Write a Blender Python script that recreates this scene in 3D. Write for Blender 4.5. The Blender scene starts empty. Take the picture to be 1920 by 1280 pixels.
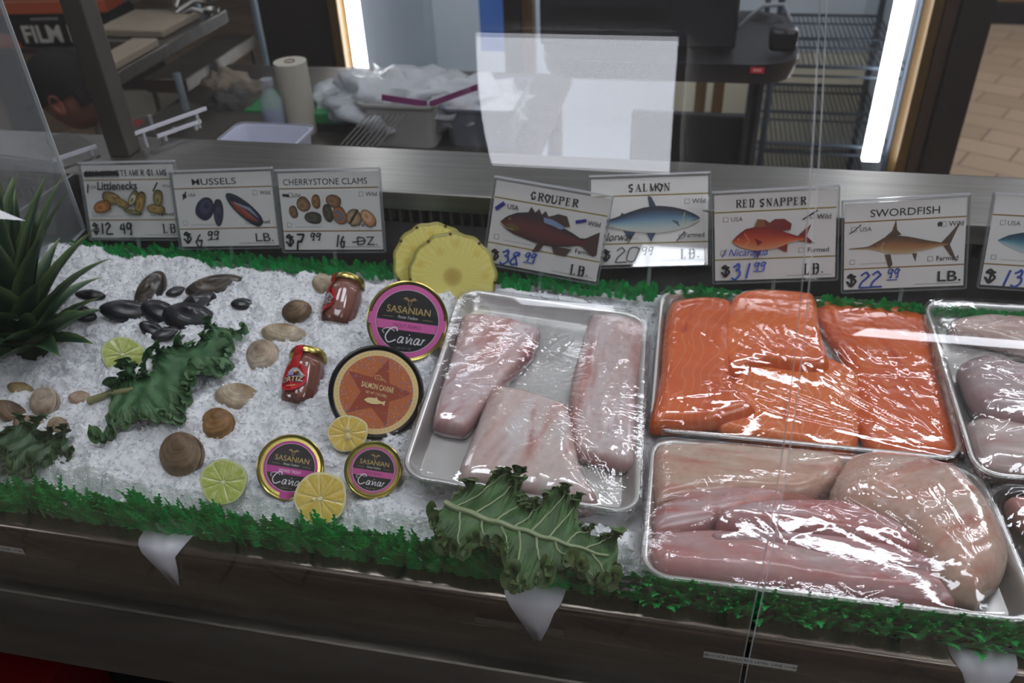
import bpy, bmesh, math, random
import numpy as np
from mathutils import Vector, Matrix, Euler, noise
random.seed(7); rng = np.random.default_rng(7)
scene = bpy.context.scene
COL = scene.collection
# ------------------------------------------------------------ camera calibration (photo 1920x1280)
F = 1610.2
CAM_EUL = (math.radians(54.65063), math.radians(2.13117), math.radians(11.59682))
CAM_LOC = Vector((.18842, -.54261, .61597))
RM = Euler(CAM_EUL, 'XYZ').to_matrix()
S = math.tan(math.radians(6.5))
def ray(px, py): return RM @ Vector(((px-960)/F, -(py-640)/F, -1))
def onplane(px, py, p0, n):
    d = ray(px, py); return CAM_LOC + d * ((Vector(p0)-CAM_LOC).dot(n) / d.dot(n))
def atX(px, py, x): return onplane(px, py, (x,0,0), Vector((1,0,0)))
def atY(px, py, y): return onplane(px, py, (0,y,0), Vector((0,1,0)))
def atZ(px, py, z): return onplane(px, py, (0,0,z), Vector((0,0,1)))
BN = Vector((0,-S,1)).normalized()
def bed(px, py, h=0): return onplane(px, py, (0,.21,h), BN)
def bedz(y): return (y-.21)*S
# ------------------------------------------------------------ objects
def link(o, parent=None):
    COL.objects.link(o)
    if parent: o.parent = parent
    return o
def empty(name, loc=(0,0,0), rot=(0,0,0)):
    o = bpy.data.objects.new(name, None); o.empty_display_size = .02
    o.location = loc
    if isinstance(rot, Matrix): o.rotation_euler = rot.to_euler()
    else: o.rotation_euler = rot
    return link(o)
def tag(o, label, cat, group=None, kind=None):
    o['label'] = label
    if cat: o['category'] = cat
    if group: o['group'] = group
    if kind: o['kind'] = kind
    return o
def lin(h):
    h = h.lstrip('#'); r = []
    for i in (0,2,4):
        c = int(h[i:i+2],16)/255; r.append(c/12.92 if c <= .04045 else ((c+.055)/1.055)**2.4)
    return tuple(r)+(1.0,)
class MB:
    def __init__(s): s.v=[]; s.f=[]; s.m=[]; s.c=[]
    def add(s, vs, fs, mi=0, col=None):
        o=len(s.v); s.v += [tuple(v) for v in vs]; s.f += [tuple(i+o for i in f) for f in fs]; s.m += [mi]*len(fs)
        if col is not None:
            if len(col)==len(vs) and hasattr(col[0],'__len__'): s.c += [tuple(c) for c in col]
            else: s.c += [tuple(col)]*len(vs)
        else: s.c += [(1,1,1,1)]*len(vs)
        return s
    def box(s, x0,x1,y0,y1,z0,z1, mi=0, M=None, col=None):
        vs=[(x,y,z) for z in (z0,z1) for y in (y0,y1) for x in (x0,x1)]
        if M is not None: vs=[M@Vector(v) for v in vs]
        return s.add(vs, [(0,2,3,1),(4,5,7,6),(0,1,5,4),(2,6,7,3),(0,4,6,2),(1,3,7,5)], mi, col)
    def tube(s, pts, rad, n=8, mi=0, cap=True, col=None):
        pts=[Vector(p) for p in pts]
        if not hasattr(rad,'__len__'): rad=[rad]*len(pts)
        vs=[]; fs=[]; up=None
        for i,p in enumerate(pts):
            d=(pts[min(i+1,len(pts)-1)]-pts[max(i-1,0)]).normalized()
            if up is None:
                a=Vector((0,0,1)) if abs(d.z)<.9 else Vector((1,0,0)); up=(a-d*a.dot(d)).normalized()
            else: up=(up-d*up.dot(d)).normalized()
            w=d.cross(up)
            for k in range(n):
                t=2*math.pi*k/n; vs.append(p+(up*math.cos(t)+w*math.sin(t))*rad[i])
        for i in range(len(pts)-1):
            for k in range(n): fs.append((i*n+k,i*n+(k+1)%n,(i+1)*n+(k+1)%n,(i+1)*n+k))
        if cap: fs += [tuple(range(n))[::-1], tuple((len(pts)-1)*n+k for k in range(n))]
        return s.add(vs,fs,mi,col)
    def lathe(s, prof, n=32, M=None, mi=0, cap=True, col=None):
        vs=[];fs=[]
        for r,z in prof:
            for k in range(n):
                t=2*math.pi*k/n; v=Vector((r*math.cos(t),r*math.sin(t),z)); vs.append(M@v if M is not None else v)
        for i in range(len(prof)-1):
            for k in range(n): fs.append((i*n+k,i*n+(k+1)%n,(i+1)*n+(k+1)%n,(i+1)*n+k))
        if cap:
            if prof[0][0]>1e-6: fs.append(tuple(range(n))[::-1])
            if prof[-1][0]>1e-6: fs.append(tuple((len(prof)-1)*n+k for k in range(n)))
        return s.add(vs,fs,mi,col)
    def grid(s, G, mi=0, close=False, col=None):
        nu=len(G); nv=len(G[0]); vs=[v for r in G for v in r]; fs=[]
        for i in range(nu-1):
            for j in range(nv-1): fs.append((i*nv+j,(i+1)*nv+j,(i+1)*nv+j+1,i*nv+j+1))
            if close: fs.append((i*nv+nv-1,(i+1)*nv+nv-1,(i+1)*nv,i*nv))
        return s.add(vs,fs,mi,col)
    def prism(s, poly, z0, z1, M=None, mi=0, col=None):
        n=len(poly); vs=[Vector((x,y,z0)) for x,y in poly]+[Vector((x,y,z1)) for x,y in poly]
        if M is not None: vs=[M@v for v in vs]
        return s.add(vs,[tuple(range(n))[::-1],tuple(range(n,2*n))]+[(i,(i+1)%n,n+(i+1)%n,n+i) for i in range(n)],mi,col)
    def build(s, name, mats, parent=None, smooth=True, bevel=0, seg=2, angle=40, loc=None, rot=None, fixn=False):
        me=bpy.data.meshes.new(name); me.from_pydata(s.v,[],s.f); 
        if not isinstance(mats,(list,tuple)): mats=[mats]
        for m in mats: me.materials.append(m)
        me.polygons.foreach_set('material_index', s.m)
        at=me.color_attributes.new('Col','FLOAT_COLOR','POINT'); at.data.foreach_set('color', np.array(s.c,dtype=np.float32).ravel())
        if fixn:
            b=bmesh.new(); b.from_mesh(me); bmesh.ops.recalc_face_normals(b,faces=b.faces); b.to_mesh(me); b.free()
        me.update()
        if smooth:
            me.polygons.foreach_set('use_smooth',[True]*len(me.polygons))
            if angle<180:
                try: me.set_sharp_from_angle(angle=math.radians(angle))
                except Exception: pass
        o=bpy.data.objects.new(name,me); link(o,parent)
        if loc is not None: o.location=loc
        if rot is not None: o.rotation_euler = rot.to_euler() if isinstance(rot,Matrix) else rot
        if bevel:
            md=o.modifiers.new('bevel','BEVEL'); md.width=bevel; md.segments=seg; md.limit_method='ANGLE'; md.angle_limit=math.radians(35)
        return o
def npmesh(name, V, Fq, mat, parent=None, smooth=True, col=None, loc=None, rot=None):
    me=bpy.data.meshes.new(name); V=np.asarray(V,dtype=np.float32); Fq=np.asarray(Fq,dtype=np.int32)
    k=Fq.shape[1]
    me.vertices.add(len(V)); me.vertices.foreach_set('co',V.ravel())
    me.loops.add(Fq.size); me.loops.foreach_set('vertex_index',Fq.ravel())
    me.polygons.add(len(Fq)); me.polygons.foreach_set('loop_start',np.arange(len(Fq),dtype=np.int32)*k)
    try: me.polygons.foreach_set('loop_total',np.full(len(Fq),k,dtype=np.int32))
    except Exception: pass
    me.polygons.foreach_set('use_smooth',np.full(len(Fq),smooth))
    me.update(calc_edges=True); me.validate()
    me.materials.append(mat)
    if col is not None:
        at=me.color_attributes.new('Col','FLOAT_COLOR','POINT'); at.data.foreach_set('color',np.asarray(col,dtype=np.float32).ravel())
    o=bpy.data.objects.new(name,me); link(o,parent)
    if loc is not None: o.location=loc
    if rot is not None: o.rotation_euler = rot.to_euler() if isinstance(rot,Matrix) else rot
    return o
# ------------------------------------------------------------ materials
def newmat(name):
    m=bpy.data.materials.new(name); m.use_nodes=True; nt=m.node_tree; nt.nodes.clear()
    out=nt.nodes.new('ShaderNodeOutputMaterial'); return m,nt,out
def N(nt,t,**k):
    n=nt.nodes.new(t)
    for a,b in k.items():
        if a=='inp':
            for i,v in b.items(): n.inputs[i].default_value=v
        else: setattr(n,a,b)
    return n
def pmat(name, col='808080', rough=.5, metal=0., spec=.5, attr=False, var=.0, vscale=30, col2=None, bump=0., bscale=60, coat=0., emit=None, estr=0., sss=0., trans=0., alpha=1., stretch=None, detail=4, ior=1.45, coords='Object', bdist=.002, ramp=(.3,.7)):
    m,nt,out=newmat(name); p=N(nt,'ShaderNodeBsdfPrincipled'); L=nt.links.new
    L(p.outputs[0],out.inputs[0])
    c=lin(col) if isinstance(col,str) else tuple(col)
    p.inputs['Base Color'].default_value=c; p.inputs['Roughness'].default_value=rough; p.inputs['Metallic'].default_value=metal
    p.inputs['Specular IOR Level'].default_value=spec; p.inputs['IOR'].default_value=ior; p.inputs['Coat Weight'].default_value=coat; p.inputs['Coat Roughness'].default_value=.08
    p.inputs['Transmission Weight'].default_value=trans; p.inputs['Alpha'].default_value=alpha
    if sss: p.inputs['Subsurface Weight'].default_value=sss; p.inputs['Subsurface Radius'].default_value=(.01,.006,.004); p.inputs['Subsurface Scale'].default_value=.5
    if emit: p.inputs['Emission Color'].default_value=lin(emit); p.inputs['Emission Strength'].default_value=estr
    src=None
    tc=N(nt,'ShaderNodeTexCoord'); vec=tc.outputs[coords]
    if stretch:
        mp=N(nt,'ShaderNodeMapping'); mp.inputs['Scale'].default_value=stretch; L(vec,mp.inputs[0]); vec=mp.outputs[0]
    if attr:
        a=N(nt,'ShaderNodeVertexColor'); a.layer_name='Col'; src=a.outputs[0]
    if col2 is not None or var:
        n=N(nt,'ShaderNodeTexNoise'); n.inputs['Scale'].default_value=vscale; n.inputs['Detail'].default_value=detail; L(vec,n.inputs['Vector'])
        mr=N(nt,'ShaderNodeMapRange'); mr.inputs[1].default_value=ramp[0]; mr.inputs[2].default_value=ramp[1]; L(n.outputs['Fac'],mr.inputs[0])
        mx=N(nt,'ShaderNodeMix',data_type='RGBA'); L(mr.outputs[0],mx.inputs[0])
        if src is not None:
            mx.blend_type='MULTIPLY'; L(src,mx.inputs[6]); k=1-var; mx.inputs[7].default_value=(k,k,k,1)
        else:
            mx.inputs[6].default_value=c; mx.inputs[7].default_value=lin(col2) if col2 else (c[0]*(1-var),c[1]*(1-var),c[2]*(1-var),1)
        src=mx.outputs[2]
    if src is not None: L(src,p.inputs['Base Color'])
    if bump:
        n=N(nt,'ShaderNodeTexNoise'); n.inputs['Scale'].default_value=bscale; n.inputs['Detail'].default_value=5; L(vec,n.inputs['Vector'])
        b=N(nt,'ShaderNodeBump'); b.inputs['Strength'].default_value=bump; b.inputs['Distance'].default_value=bdist; L(n.outputs['Fac'],b.inputs['Height']); L(b.outputs[0],p.inputs['Normal'])
    return m
def clear(name, f0=.04, rough=.0, tint=(1,1,1), bump=0., bscale=40, edge=1., stretch=None, bdist=.001, haze=0., gain=1.):
    """thin clear sheet: transparent plus Schlick reflection, the same for every kind of ray"""
    m,nt,out=newmat(name); L=nt.links.new
    lw=N(nt,'ShaderNodeLayerWeight'); lw.inputs[0].default_value=.5
    pw=N(nt,'ShaderNodeMath',operation='POWER'); pw.inputs[1].default_value=5; L(lw.outputs['Facing'],pw.inputs[0])
    ma=N(nt,'ShaderNodeMath',operation='MULTIPLY_ADD'); ma.inputs[1].default_value=(1-f0)*edge; ma.inputs[2].default_value=f0; L(pw.outputs[0],ma.inputs[0])
    tr=N(nt,'ShaderNodeBsdfTransparent'); tr.inputs[0].default_value=(*tint,1)
    gl=N(nt,'ShaderNodeBsdfGlossy'); gl.inputs['Roughness'].default_value=rough; gl.inputs['Color'].default_value=(gain,gain,gain,1)
    mx=N(nt,'ShaderNodeMixShader'); L(ma.outputs[0],mx.inputs[0]); L(tr.outputs[0],mx.inputs[1]); L(gl.outputs[0],mx.inputs[2])
    if bump:
        tc=N(nt,'ShaderNodeTexCoord'); vec=tc.outputs['Object']
        if stretch:
            mp=N(nt,'ShaderNodeMapping'); mp.inputs['Scale'].default_value=stretch; L(vec,mp.inputs[0]); vec=mp.outputs[0]
        n=N(nt,'ShaderNodeTexNoise'); n.inputs['Scale'].default_value=bscale; n.inputs['Detail'].default_value=4; L(vec,n.inputs['Vector'])
        b=N(nt,'ShaderNodeBump'); b.inputs['Strength'].default_value=bump; b.inputs['Distance'].default_value=bdist; L(n.outputs['Fac'],b.inputs['Height'])
        L(b.outputs[0],gl.inputs['Normal']); L(b.outputs[0],lw.inputs['Normal'])
    res=mx.outputs[0]
    if haze:
        df=N(nt,'ShaderNodeBsdfDiffuse'); df.inputs[0].default_value=(.8,.82,.85,1)
        m2=N(nt,'ShaderNodeMixShader'); m2.inputs[0].default_value=haze; L(res,m2.inputs[1]); L(df.outputs[0],m2.inputs[2]); res=m2.outputs[0]
    L(res,out.inputs[0]); return m
def emat(name,col,s):
    m,nt,out=newmat(name); e=N(nt,'ShaderNodeEmission'); e.inputs[0].default_value=lin(col); e.inputs[1].default_value=s; nt.links.new(e.outputs[0],out.inputs[0]); return m
M={}
M['steel']=pmat('brushed_steel','8f8d89',rough=.34,metal=.9,var=.25,vscale=8,stretch=(1,14,14),bump=.05,bscale=120)
M['steel_dark']=pmat('dark_steel','6b665f',rough=.42,metal=.85,var=.35,vscale=5,stretch=(1,8,8))
M['rail']=pmat('rail_steel','7d766c',rough=.22,metal=1,var=.3,vscale=6,stretch=(1,10,10),bump=.03,bscale=50)
M['alu']=pmat('tray_aluminium','dededb',rough=.33,metal=.8,var=.15,vscale=25,bump=.06,bscale=40)
M['black']=pmat('black_plastic','15171a',rough=.35)
M['blackm']=pmat('black_panel','26272a',rough=.5,var=.3)
M['white']=pmat('white_plastic','d9dae2',rough=.4)
M['grass']=pmat('green_plastic','1cb85a',rough=.35,var=.35,vscale=90,col2='0f9248')
M['glass']=clear('display_glass',f0=.034,rough=0,tint=(.965,.97,.968),bump=.02,bscale=3,bdist=.002,haze=.006)
M['glass_edge']=pmat('glass_edge','e8ecec',rough=.2,alpha=.9)
M['acrylic']=clear('clear_acrylic',f0=.05,rough=.02,tint=(.97,.975,.975),haze=.01)
M['acrylic_edge']=pmat('acrylic_edge','c9cdcf',rough=.15,alpha=.7)
M['film']=clear('cling_film',f0=.10,rough=.04,tint=(.985,.985,.985),bump=.5,bscale=55,bdist=.0012,haze=.012,stretch=(1,1.3,1),gain=1.25)
M['card']=pmat('card_white','f4f2ee',rough=.5)
M['print']=pmat('print',attr=True,rough=.5)
M['vcol']=pmat('vcol',attr=True,rough=.45,var=.1,vscale=60)
M['vwet']=pmat('vwet',attr=True,rough=.25,var=.12,vscale=120,coat=.3,bump=.15,bscale=250,bdist=.001)
# ice
def ice_mat():
    m,nt,out=newmat('crushed_ice'); L=nt.links.new
    tc=N(nt,'ShaderNodeTexCoord'); n=N(nt,'ShaderNodeTexNoise'); n.inputs['Scale'].default_value=45; n.inputs['Detail'].default_value=8; n.inputs['Roughness'].default_value=.7; L(tc.outputs['Object'],n.inputs['Vector'])
    r=N(nt,'ShaderNodeValToRGB'); r.color_ramp.elements[0].position=.3; r.color_ramp.elements[0].color=(.78,.80,.82,1); r.color_ramp.elements[1].position=.6; r.color_ramp.elements[1].color=(.94,.95,.96,1); L(n.outputs['Fac'],r.inputs[0])
    p=N(nt,'ShaderNodeBsdfPrincipled'); L(r.outputs[0],p.inputs['Base Color']); p.inputs['Roughness'].default_value=.18; p.inputs['IOR'].default_value=1.31; p.inputs['Specular IOR Level'].default_value=.7
    v=N(nt,'ShaderNodeTexVoronoi'); v.inputs['Scale'].default_value=560; L(tc.outputs['Object'],v.inputs['Vector'])
    b=N(nt,'ShaderNodeBump'); b.inputs['Strength'].default_value=.6; b.inputs['Distance'].default_value=.0009; L(v.outputs['Distance'],b.inputs['Height']); L(b.outputs[0],p.inputs['Normal'])
    tl=N(nt,'ShaderNodeBsdfTranslucent'); tl.inputs[0].default_value=(.75,.8,.86,1)
    mx=N(nt,'ShaderNodeMixShader'); mx.inputs[0].default_value=.18; L(p.outputs[0],mx.inputs[1]); L(tl.outputs[0],mx.inputs[2]); L(mx.outputs[0],out.inputs[0]); return m
M['ice']=ice_mat()
def chip_mat():
    m,nt,out=newmat('ice_chip'); L=nt.links.new
    p=N(nt,'ShaderNodeBsdfPrincipled'); p.inputs['Base Color'].default_value=(.82,.86,.9,1); p.inputs['Roughness'].default_value=.1; p.inputs['IOR'].default_value=1.31
    tr=N(nt,'ShaderNodeBsdfTransparent'); tr.inputs[0].default_value=(.9,.93,.95,1)
    mx=N(nt,'ShaderNodeMixShader'); mx.inputs[0].default_value=.2; L(p.outputs[0],mx.inputs[1]); L(tr.outputs[0],mx.inputs[2]); L(mx.outputs[0],out.inputs[0]); return m
M['chip']=chip_mat()
# ------------------------------------------------------------ flat print (cards, labels)
_fc={}
def text_tris(txt, size=1, ext=0., sx=1., shear=0., space=1.):
    key=(txt,ext,shear,space)
    if key not in _fc:
        cu=bpy.data.curves.new('t','FONT'); cu.body=txt; cu.size=1; cu.offset=ext; cu.shear=shear; cu.space_character=space; cu.resolution_u=3
        o=bpy.data.objects.new('t',cu); COL.objects.link(o); dg=bpy.context.evaluated_depsgraph_get(); dg.update()
        me=bpy.data.meshes.new_from_object(o.evaluated_get(dg)); me.calc_loop_triangles()
        V=[(v.co.x,v.co.y) for v in me.vertices]; T=[tuple(t.vertices) for t in me.loop_triangles]
        bpy.data.objects.remove(o); bpy.data.curves.remove(cu); bpy.data.meshes.remove(me)
        if V:
            x0=min(v[0] for v in V); V=[(v[0]-x0,v[1]) for v in V]
        _fc[key]=(V,T)
    V,T=_fc[key]; return [(x*size*sx,y*size) for x,y in V],T
def smooth_path(pts, k=5):
    if len(pts)<3: return pts
    out=[]
    P=[pts[0]]+list(pts)+[pts[-1]]
    for i in range(1,len(P)-2):
        for j in range(k):
            t=j/k; a,b,c,d=P[i-1],P[i],P[i+1],P[i+2]
            out.append(tuple(.5*((2*b[q])+(-a[q]+c[q])*t+(2*a[q]-5*b[q]+4*c[q]-d[q])*t*t+(-a[q]+3*b[q]-3*c[q]+d[q])*t**3) for q in range(2)))
    out.append(pts[-1]); return out
# glyphs on a grid: strokes split by blanks; first letter n/t = thin/thick straight, c/k = thin/thick curved
SER={'A':'n4910 t4970 n2363 n0020 n5090','B':'t2920 n0959 n0050 n0555 k59787655 k55767250','C':'k78492847 k7258 k685948260513143041506172 n7978n67','D':'t2920 n0949 n0040 k4969787562604040',
'E':'t2920 n0969 n0060 n2555 n6967 n6062 n5456','G':'k67584928160514232041516264 n4474 n6360 n6967','I':'t3930 n1959 n1050','L':'t2920 n0949 n0060 n6062','M':'n1910 n0929 t1940 n4089 t8980 n0020 n7090 n8999',
'N':'n1910 n0929 t1970 n7970 n5999 n0020','O':'k49281605142340506275768748 k4849','P':'t2920 n0959 n0040 k59787655 n5525','R':'t2920 n0959 n0040 k59787655 n5525 t4580 n8090','S':'k685948281716254454635351402022 n6967 n2220',
'K':'t2920 n0949 n0040 n6924 t4580','H':'t2920 t7970 n2575 n0949 n5999 n0040 n5090','T':'t4940 n0989 n0907 n8987 n2060','W':'t0920 n2049 t4960 n6089 n0019 n7999','V':'t0940 n4089 n0029','.':'t2122','U':'t1913 k19131130507383 n7873 n0929 n5999','F':'t2920 n0959 n0969 n6967 n0040 n2555','X':'t0970 n7900','Y':'t0945 n4589 n4540'}
HND={'$':'c6857391727466452301303 n4830','0':'c4918040130516478 c7849','1':'n4930','2':'c0718394857463513000 c0070','3':'c07283948474625 c25455452301001','4':'n3814 n1464 n5950','5':'n6929 n2925 c25465553412010','6':'c48261403122040515364 c644424 13','7':'n0959 c59351510 n1545','8':'c5839181726355142210203153758','9':'c5839281624456759 c5956504030',
'N':'n0010 n1029 n2940 n4079','o':'c25140211204152443525','r':'n2520 c21244555','w':'c0515112032344041526475','a':'c4525040110304145 n4540 n4050','y':'c0514234555 c55402000','i':'n2522 n2021 n2728','c':'c45250401102041','g':'c454525040112334445 c454020 n2000','u':'c051110304145 n4540','L':'n2920 c2050','t':'n3920 n0656 n2040','l':'n3920 n2030','e':'c033355462514031030 40','n':'n0500 c02254540','k':'n2920 n4522 n2250','s':'c453525344320010','h':'n0900 c02254540','/':'n5910','C':'c695838170502103051 c6958','v':'c0520205545','z':'c054500 50','~':'c0525455565','T':'n0979 n3930','P':'n2920 c29597544224','p':'n2510 c2555421112','m':'n0500 c02153530 c32455560','d':'c4525040110304145 n5940'}
class Print:
    def __init__(s): s.mb=MB(); s.z=0
    def _lay(s): s.z+=1; return s.z*.000035
    def tris(s,V,T,col,x,y,rot=0,z=None):
        z=s._lay() if z is None else z; c,n=math.cos(rot),math.sin(rot)
        s.mb.add([(x+a*c-b*n,y+a*n+b*c,z) for a,b in V],T,0,lin(col))
    def text(s,txt,x,y,h,col='1c1a1a',w=None,ext=0.0,shear=0.,align='c',rot=0,space=1.):
        V,T=text_tris(txt,1,ext,1,shear,space)
        if not V: return
        W=max(v[0] for v in V); k=h/.7; sx=(w/W) if w else k
        V=[(a*sx,b*k) for a,b in V]; W*=sx
        ox=-W/2 if align=='c' else (-W if align=='r' else 0)
        s.tris([(a+ox,b) for a,b in V],T,col,x,y,rot)
    def poly(s,pts,col,z=None):
        z=s._lay() if z is None else z; s.mb.add([(a,b,z) for a,b in pts],[tuple(range(len(pts)))],0,lin(col))
    def rect(s,x0,y0,x1,y1,col): s.poly([(x0,y0),(x1,y0),(x1,y1),(x0,y1)],col)
    def line(s,pts,w,col,smooth=False):
        if smooth: pts=smooth_path(pts)
        if len(pts)<2: return
        z=s._lay(); L=[];n=len(pts)
        for i,p in enumerate(pts):
            a=pts[max(i-1,0)];b=pts[min(i+1,n-1)];dx,dy=b[0]-a[0],b[1]-a[1];l=math.hypot(dx,dy) or 1
            ww=w[min(i,len(w)-1)] if hasattr(w,'__len__') else w
            L.append((-dy/l*ww/2,dx/l*ww/2))
        vs=[(p[0]+d[0],p[1]+d[1],z) for p,d in zip(pts,L)]+[(p[0]-d[0],p[1]-d[1],z) for p,d in zip(pts,L)]
        s.mb.add(vs,[(i,i+1,n+i+1,n+i) for i in range(n-1)],0,lin(col))
    def box(s,x,y,a,col='333333',w=.0006):
        s.line([(x,y),(x+a,y),(x+a,y+a),(x,y+a),(x,y-w/2)],w,col)
    def glyphs(s,txt,x,y,h,font,col,w=None,adv=8.5,thick=1.5,thin=.7,slant=0.,align='l',jig=0.):
        u=h/9; ux=u if w is None else w/(adv*len(txt)-1); kk=min(1,.35+.65*ux/u) if font is SER else 1; thick*=kk; thin*=kk; adv_=adv*ux; W=adv_*len(txt)-ux
        if align=='c': x-=W/2
        if align=='r': x-=W
        for ch in txt:
            g=font.get(ch)
            if g:
                dy=random.uniform(-jig,jig)*h
                for st in g.split():
                    t=st[0]; d=st[1:] if t in 'ntck' else st; d=[c for c in d if c.isdigit()]
                    pts=[(x+(int(d[i])*ux)+int(d[i+1])*u*slant,y+dy+int(d[i+1])*u) for i in range(0,len(d)-1,2)]
                    if len(pts)>1: s.line(pts,(thick if t in 'tk' else thin)*u,col,smooth=t in 'ck')
            x+=adv_*(1 if ch!=' ' else .6)
    def serif(s,txt,x,y,h,w,col='1c1a1a'): s.glyphs(txt,x,y,h,SER,col,w,adv=10,thick=1.9,thin=.8,align='c')
    def hand(s,txt,x,y,h,w,col,th=1.,align='l'): s.glyphs(txt,x,y,h,HND,col,w,adv=7,thick=th,thin=th,slant=.15,align=align,jig=.03)
    def disc(s,x,y,r,col,n=32,r2=None):
        r2=r2 or r; s.poly([(x+r*math.cos(2*math.pi*i/n),y+r2*math.sin(2*math.pi*i/n)) for i in range(n)],col)
    def body(s,st,cols,nx=40,ny=8,T=None):
        """st: list of (x, ytop, ybottom); cols back to belly"""
        z=s._lay(); xs=[a[0] for a in st]; X=np.linspace(xs[0],xs[-1],nx)
        o=np.argsort(xs); yt=np.interp(X,np.array(xs)[o],np.array([a[1] for a in st])[o]); yb=np.interp(X,np.array(xs)[o],np.array([a[2] for a in st])[o])
        C=np.array([lin(c) for c in cols]); vs=[];cc=[]
        for i in range(nx):
            for j in range(ny):
                v=j/(ny-1); p=(X[i],yt[i]*(1-v)+yb[i]*v); p=T(p) if T else p; vs.append((p[0],p[1],z))
                k=v*(len(C)-1); a=int(min(k,len(C)-2)); cc.append(tuple(C[a]*(1-(k-a))+C[a+1]*(k-a)))
        s.mb.add(vs,[(i*ny+j,i*ny+j+1,(i+1)*ny+j+1,(i+1)*ny+j) for i in range(nx-1) for j in range(ny-1)],0,cc)
    def build(s,name,parent,**k): return s.mb.build(name,M['print'],parent,smooth=False,**k)
# ============================================================ the room
def struct(o): o['kind']='structure'; return o
def tile_mat():
    m,nt,out=newmat('floor_tile'); L=nt.links.new; p=N(nt,'ShaderNodeBsdfPrincipled'); tc=N(nt,'ShaderNodeTexCoord')
    mp=N(nt,'ShaderNodeMapping'); mp.inputs['Rotation'].default_value=(0,0,math.radians(28)); L(tc.outputs['Object'],mp.inputs[0])
    b=N(nt,'ShaderNodeTexBrick'); b.inputs['Scale'].default_value=3.2; b.inputs['Color1'].default_value=lin('a08c76'); b.inputs['Color2'].default_value=lin('8f7c68'); b.inputs['Mortar'].default_value=lin('5d5048'); b.inputs['Mortar Size'].default_value=.014
    b.inputs['Brick Width'].default_value=1.0; b.inputs['Row Height'].default_value=.5; L(mp.outputs[0],b.inputs['Vector']); L(b.outputs['Color'],p.inputs['Base Color']); p.inputs['Roughness'].default_value=.45; L(p.outputs[0],out.inputs[0]); return m
struct(MB().box(-5,5,-4.5,7.5,-.94,-.9).build('floor',tile_mat(),smooth=False))
struct(MB().box(-5,5,-4.5,7.5,1.86,1.9).build('ceiling',pmat('ceiling_white','d2d0c8',rough=.9),smooth=False))
struct(MB().box(-5,5,7.4,7.5,-.9,1.86).build('wall_back',pmat('wall_dark','3d3833',rough=.8,var=.3,vscale=2),smooth=False))
struct(MB().box(-5,-4.9,-4.4,7.4,-.9,1.86).build('wall_left',pmat('wall_brown','4a4038',rough=.8,var=.3,vscale=2),smooth=False))
struct(MB().box(4.9,5,-4.4,7.4,-.9,1.86).build('wall_right',pmat('wall_tan','5c5148',rough=.8,var=.3,vscale=2),smooth=False))
struct(MB().box(-4.9,4.9,-4.5,-4.4,-.9,1.86).build('wall_front',pmat('wall_grey','4b4640',rough=.8,var=.4,vscale=2),smooth=False))
struct(MB().box(1.45,4.9,5.15,5.2,-.9,-.78).build('baseboard_back',M['black'],smooth=False))
struct(MB().box(1.45,4.9,5.2,5.3,-.78,1.0).build('wall_niche',pmat('wall_ochre','8a6a3c',rough=.8),smooth=False))
# lamps: flat ceiling panels
def lamp(x0,x1,y0,y1,st,label,z=1.85):
    r=empty('ceiling_light',((x0+x1)/2,(y0+y1)/2,z)); tag(r,label,'light','ceiling light panels')
    w,d=(x1-x0)/2,(y1-y0)/2
    fr=MB()
    for a in ((-w-.02,-w,-d-.02,d+.02),(w,w+.02,-d-.02,d+.02),(-w,w,-d-.02,-d),(-w,w,d,d+.02)): fr.box(*a,-.03,.01)
    fr.build('frame',M['white'],r,smooth=False)
    MB().box(-w,w,-d,d,-.03,0).build('diffuser',emat('lamp_panel','f3f5ff',st),r,smooth=False)
LAMP=5.0
lamp(-.315,.14,-.73,.06,LAMP,'white ceiling panel light straight above the front glass',1.83)
lamp(-.55,-.10,-3.2,-2.95,5,'narrow white ceiling panel light far behind the customer side')
lamp(1.0,2.3,-3.38,-3.05,8,'long white ceiling panel light at the right over the shop floor')
lamp(.5,1.9,1.95,2.04,13,'added thin white ceiling strip light above the staff aisle at the right')  # unseen lamp, narrowed to a strip for crisp streaks on the cling film
lamp(-.9,.0,2.3,2.38,9,'added thin white ceiling strip light above the work table')  # second unseen strip, kept thin so the film glare stays sharp
lamp(1.3,2.3,-1.6,-.4,5.5,'white ceiling panel light over the right end of the counter')
lamp(2.2,3.0,2.6,4.4,12,'unseen white ceiling panel light brightening the tiled floor at the back')  # out of view; strength raised to lighten the tiles
lamp(-2.6,-1.9,1.6,2.6,2.5,'white ceiling panel light above the prep shelves at the left')
lamp(-1.0,-.1,.5,.8,7,'added white ceiling fill panel over the left half of the steel ledge')  # unseen panel added to lift the light on ledge and goods
lamp(.3,1.3,.5,.8,8,'added white ceiling fill panel over the right half of the steel ledge')  # its unseen partner, added to brighten the right side
lamp(-2.9,-2.3,-1.8,-1.0,6,'added white ceiling fill panel over the left end of the customer aisle')  # extra unseen fill, set aside so the front glass does not mirror it
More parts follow.
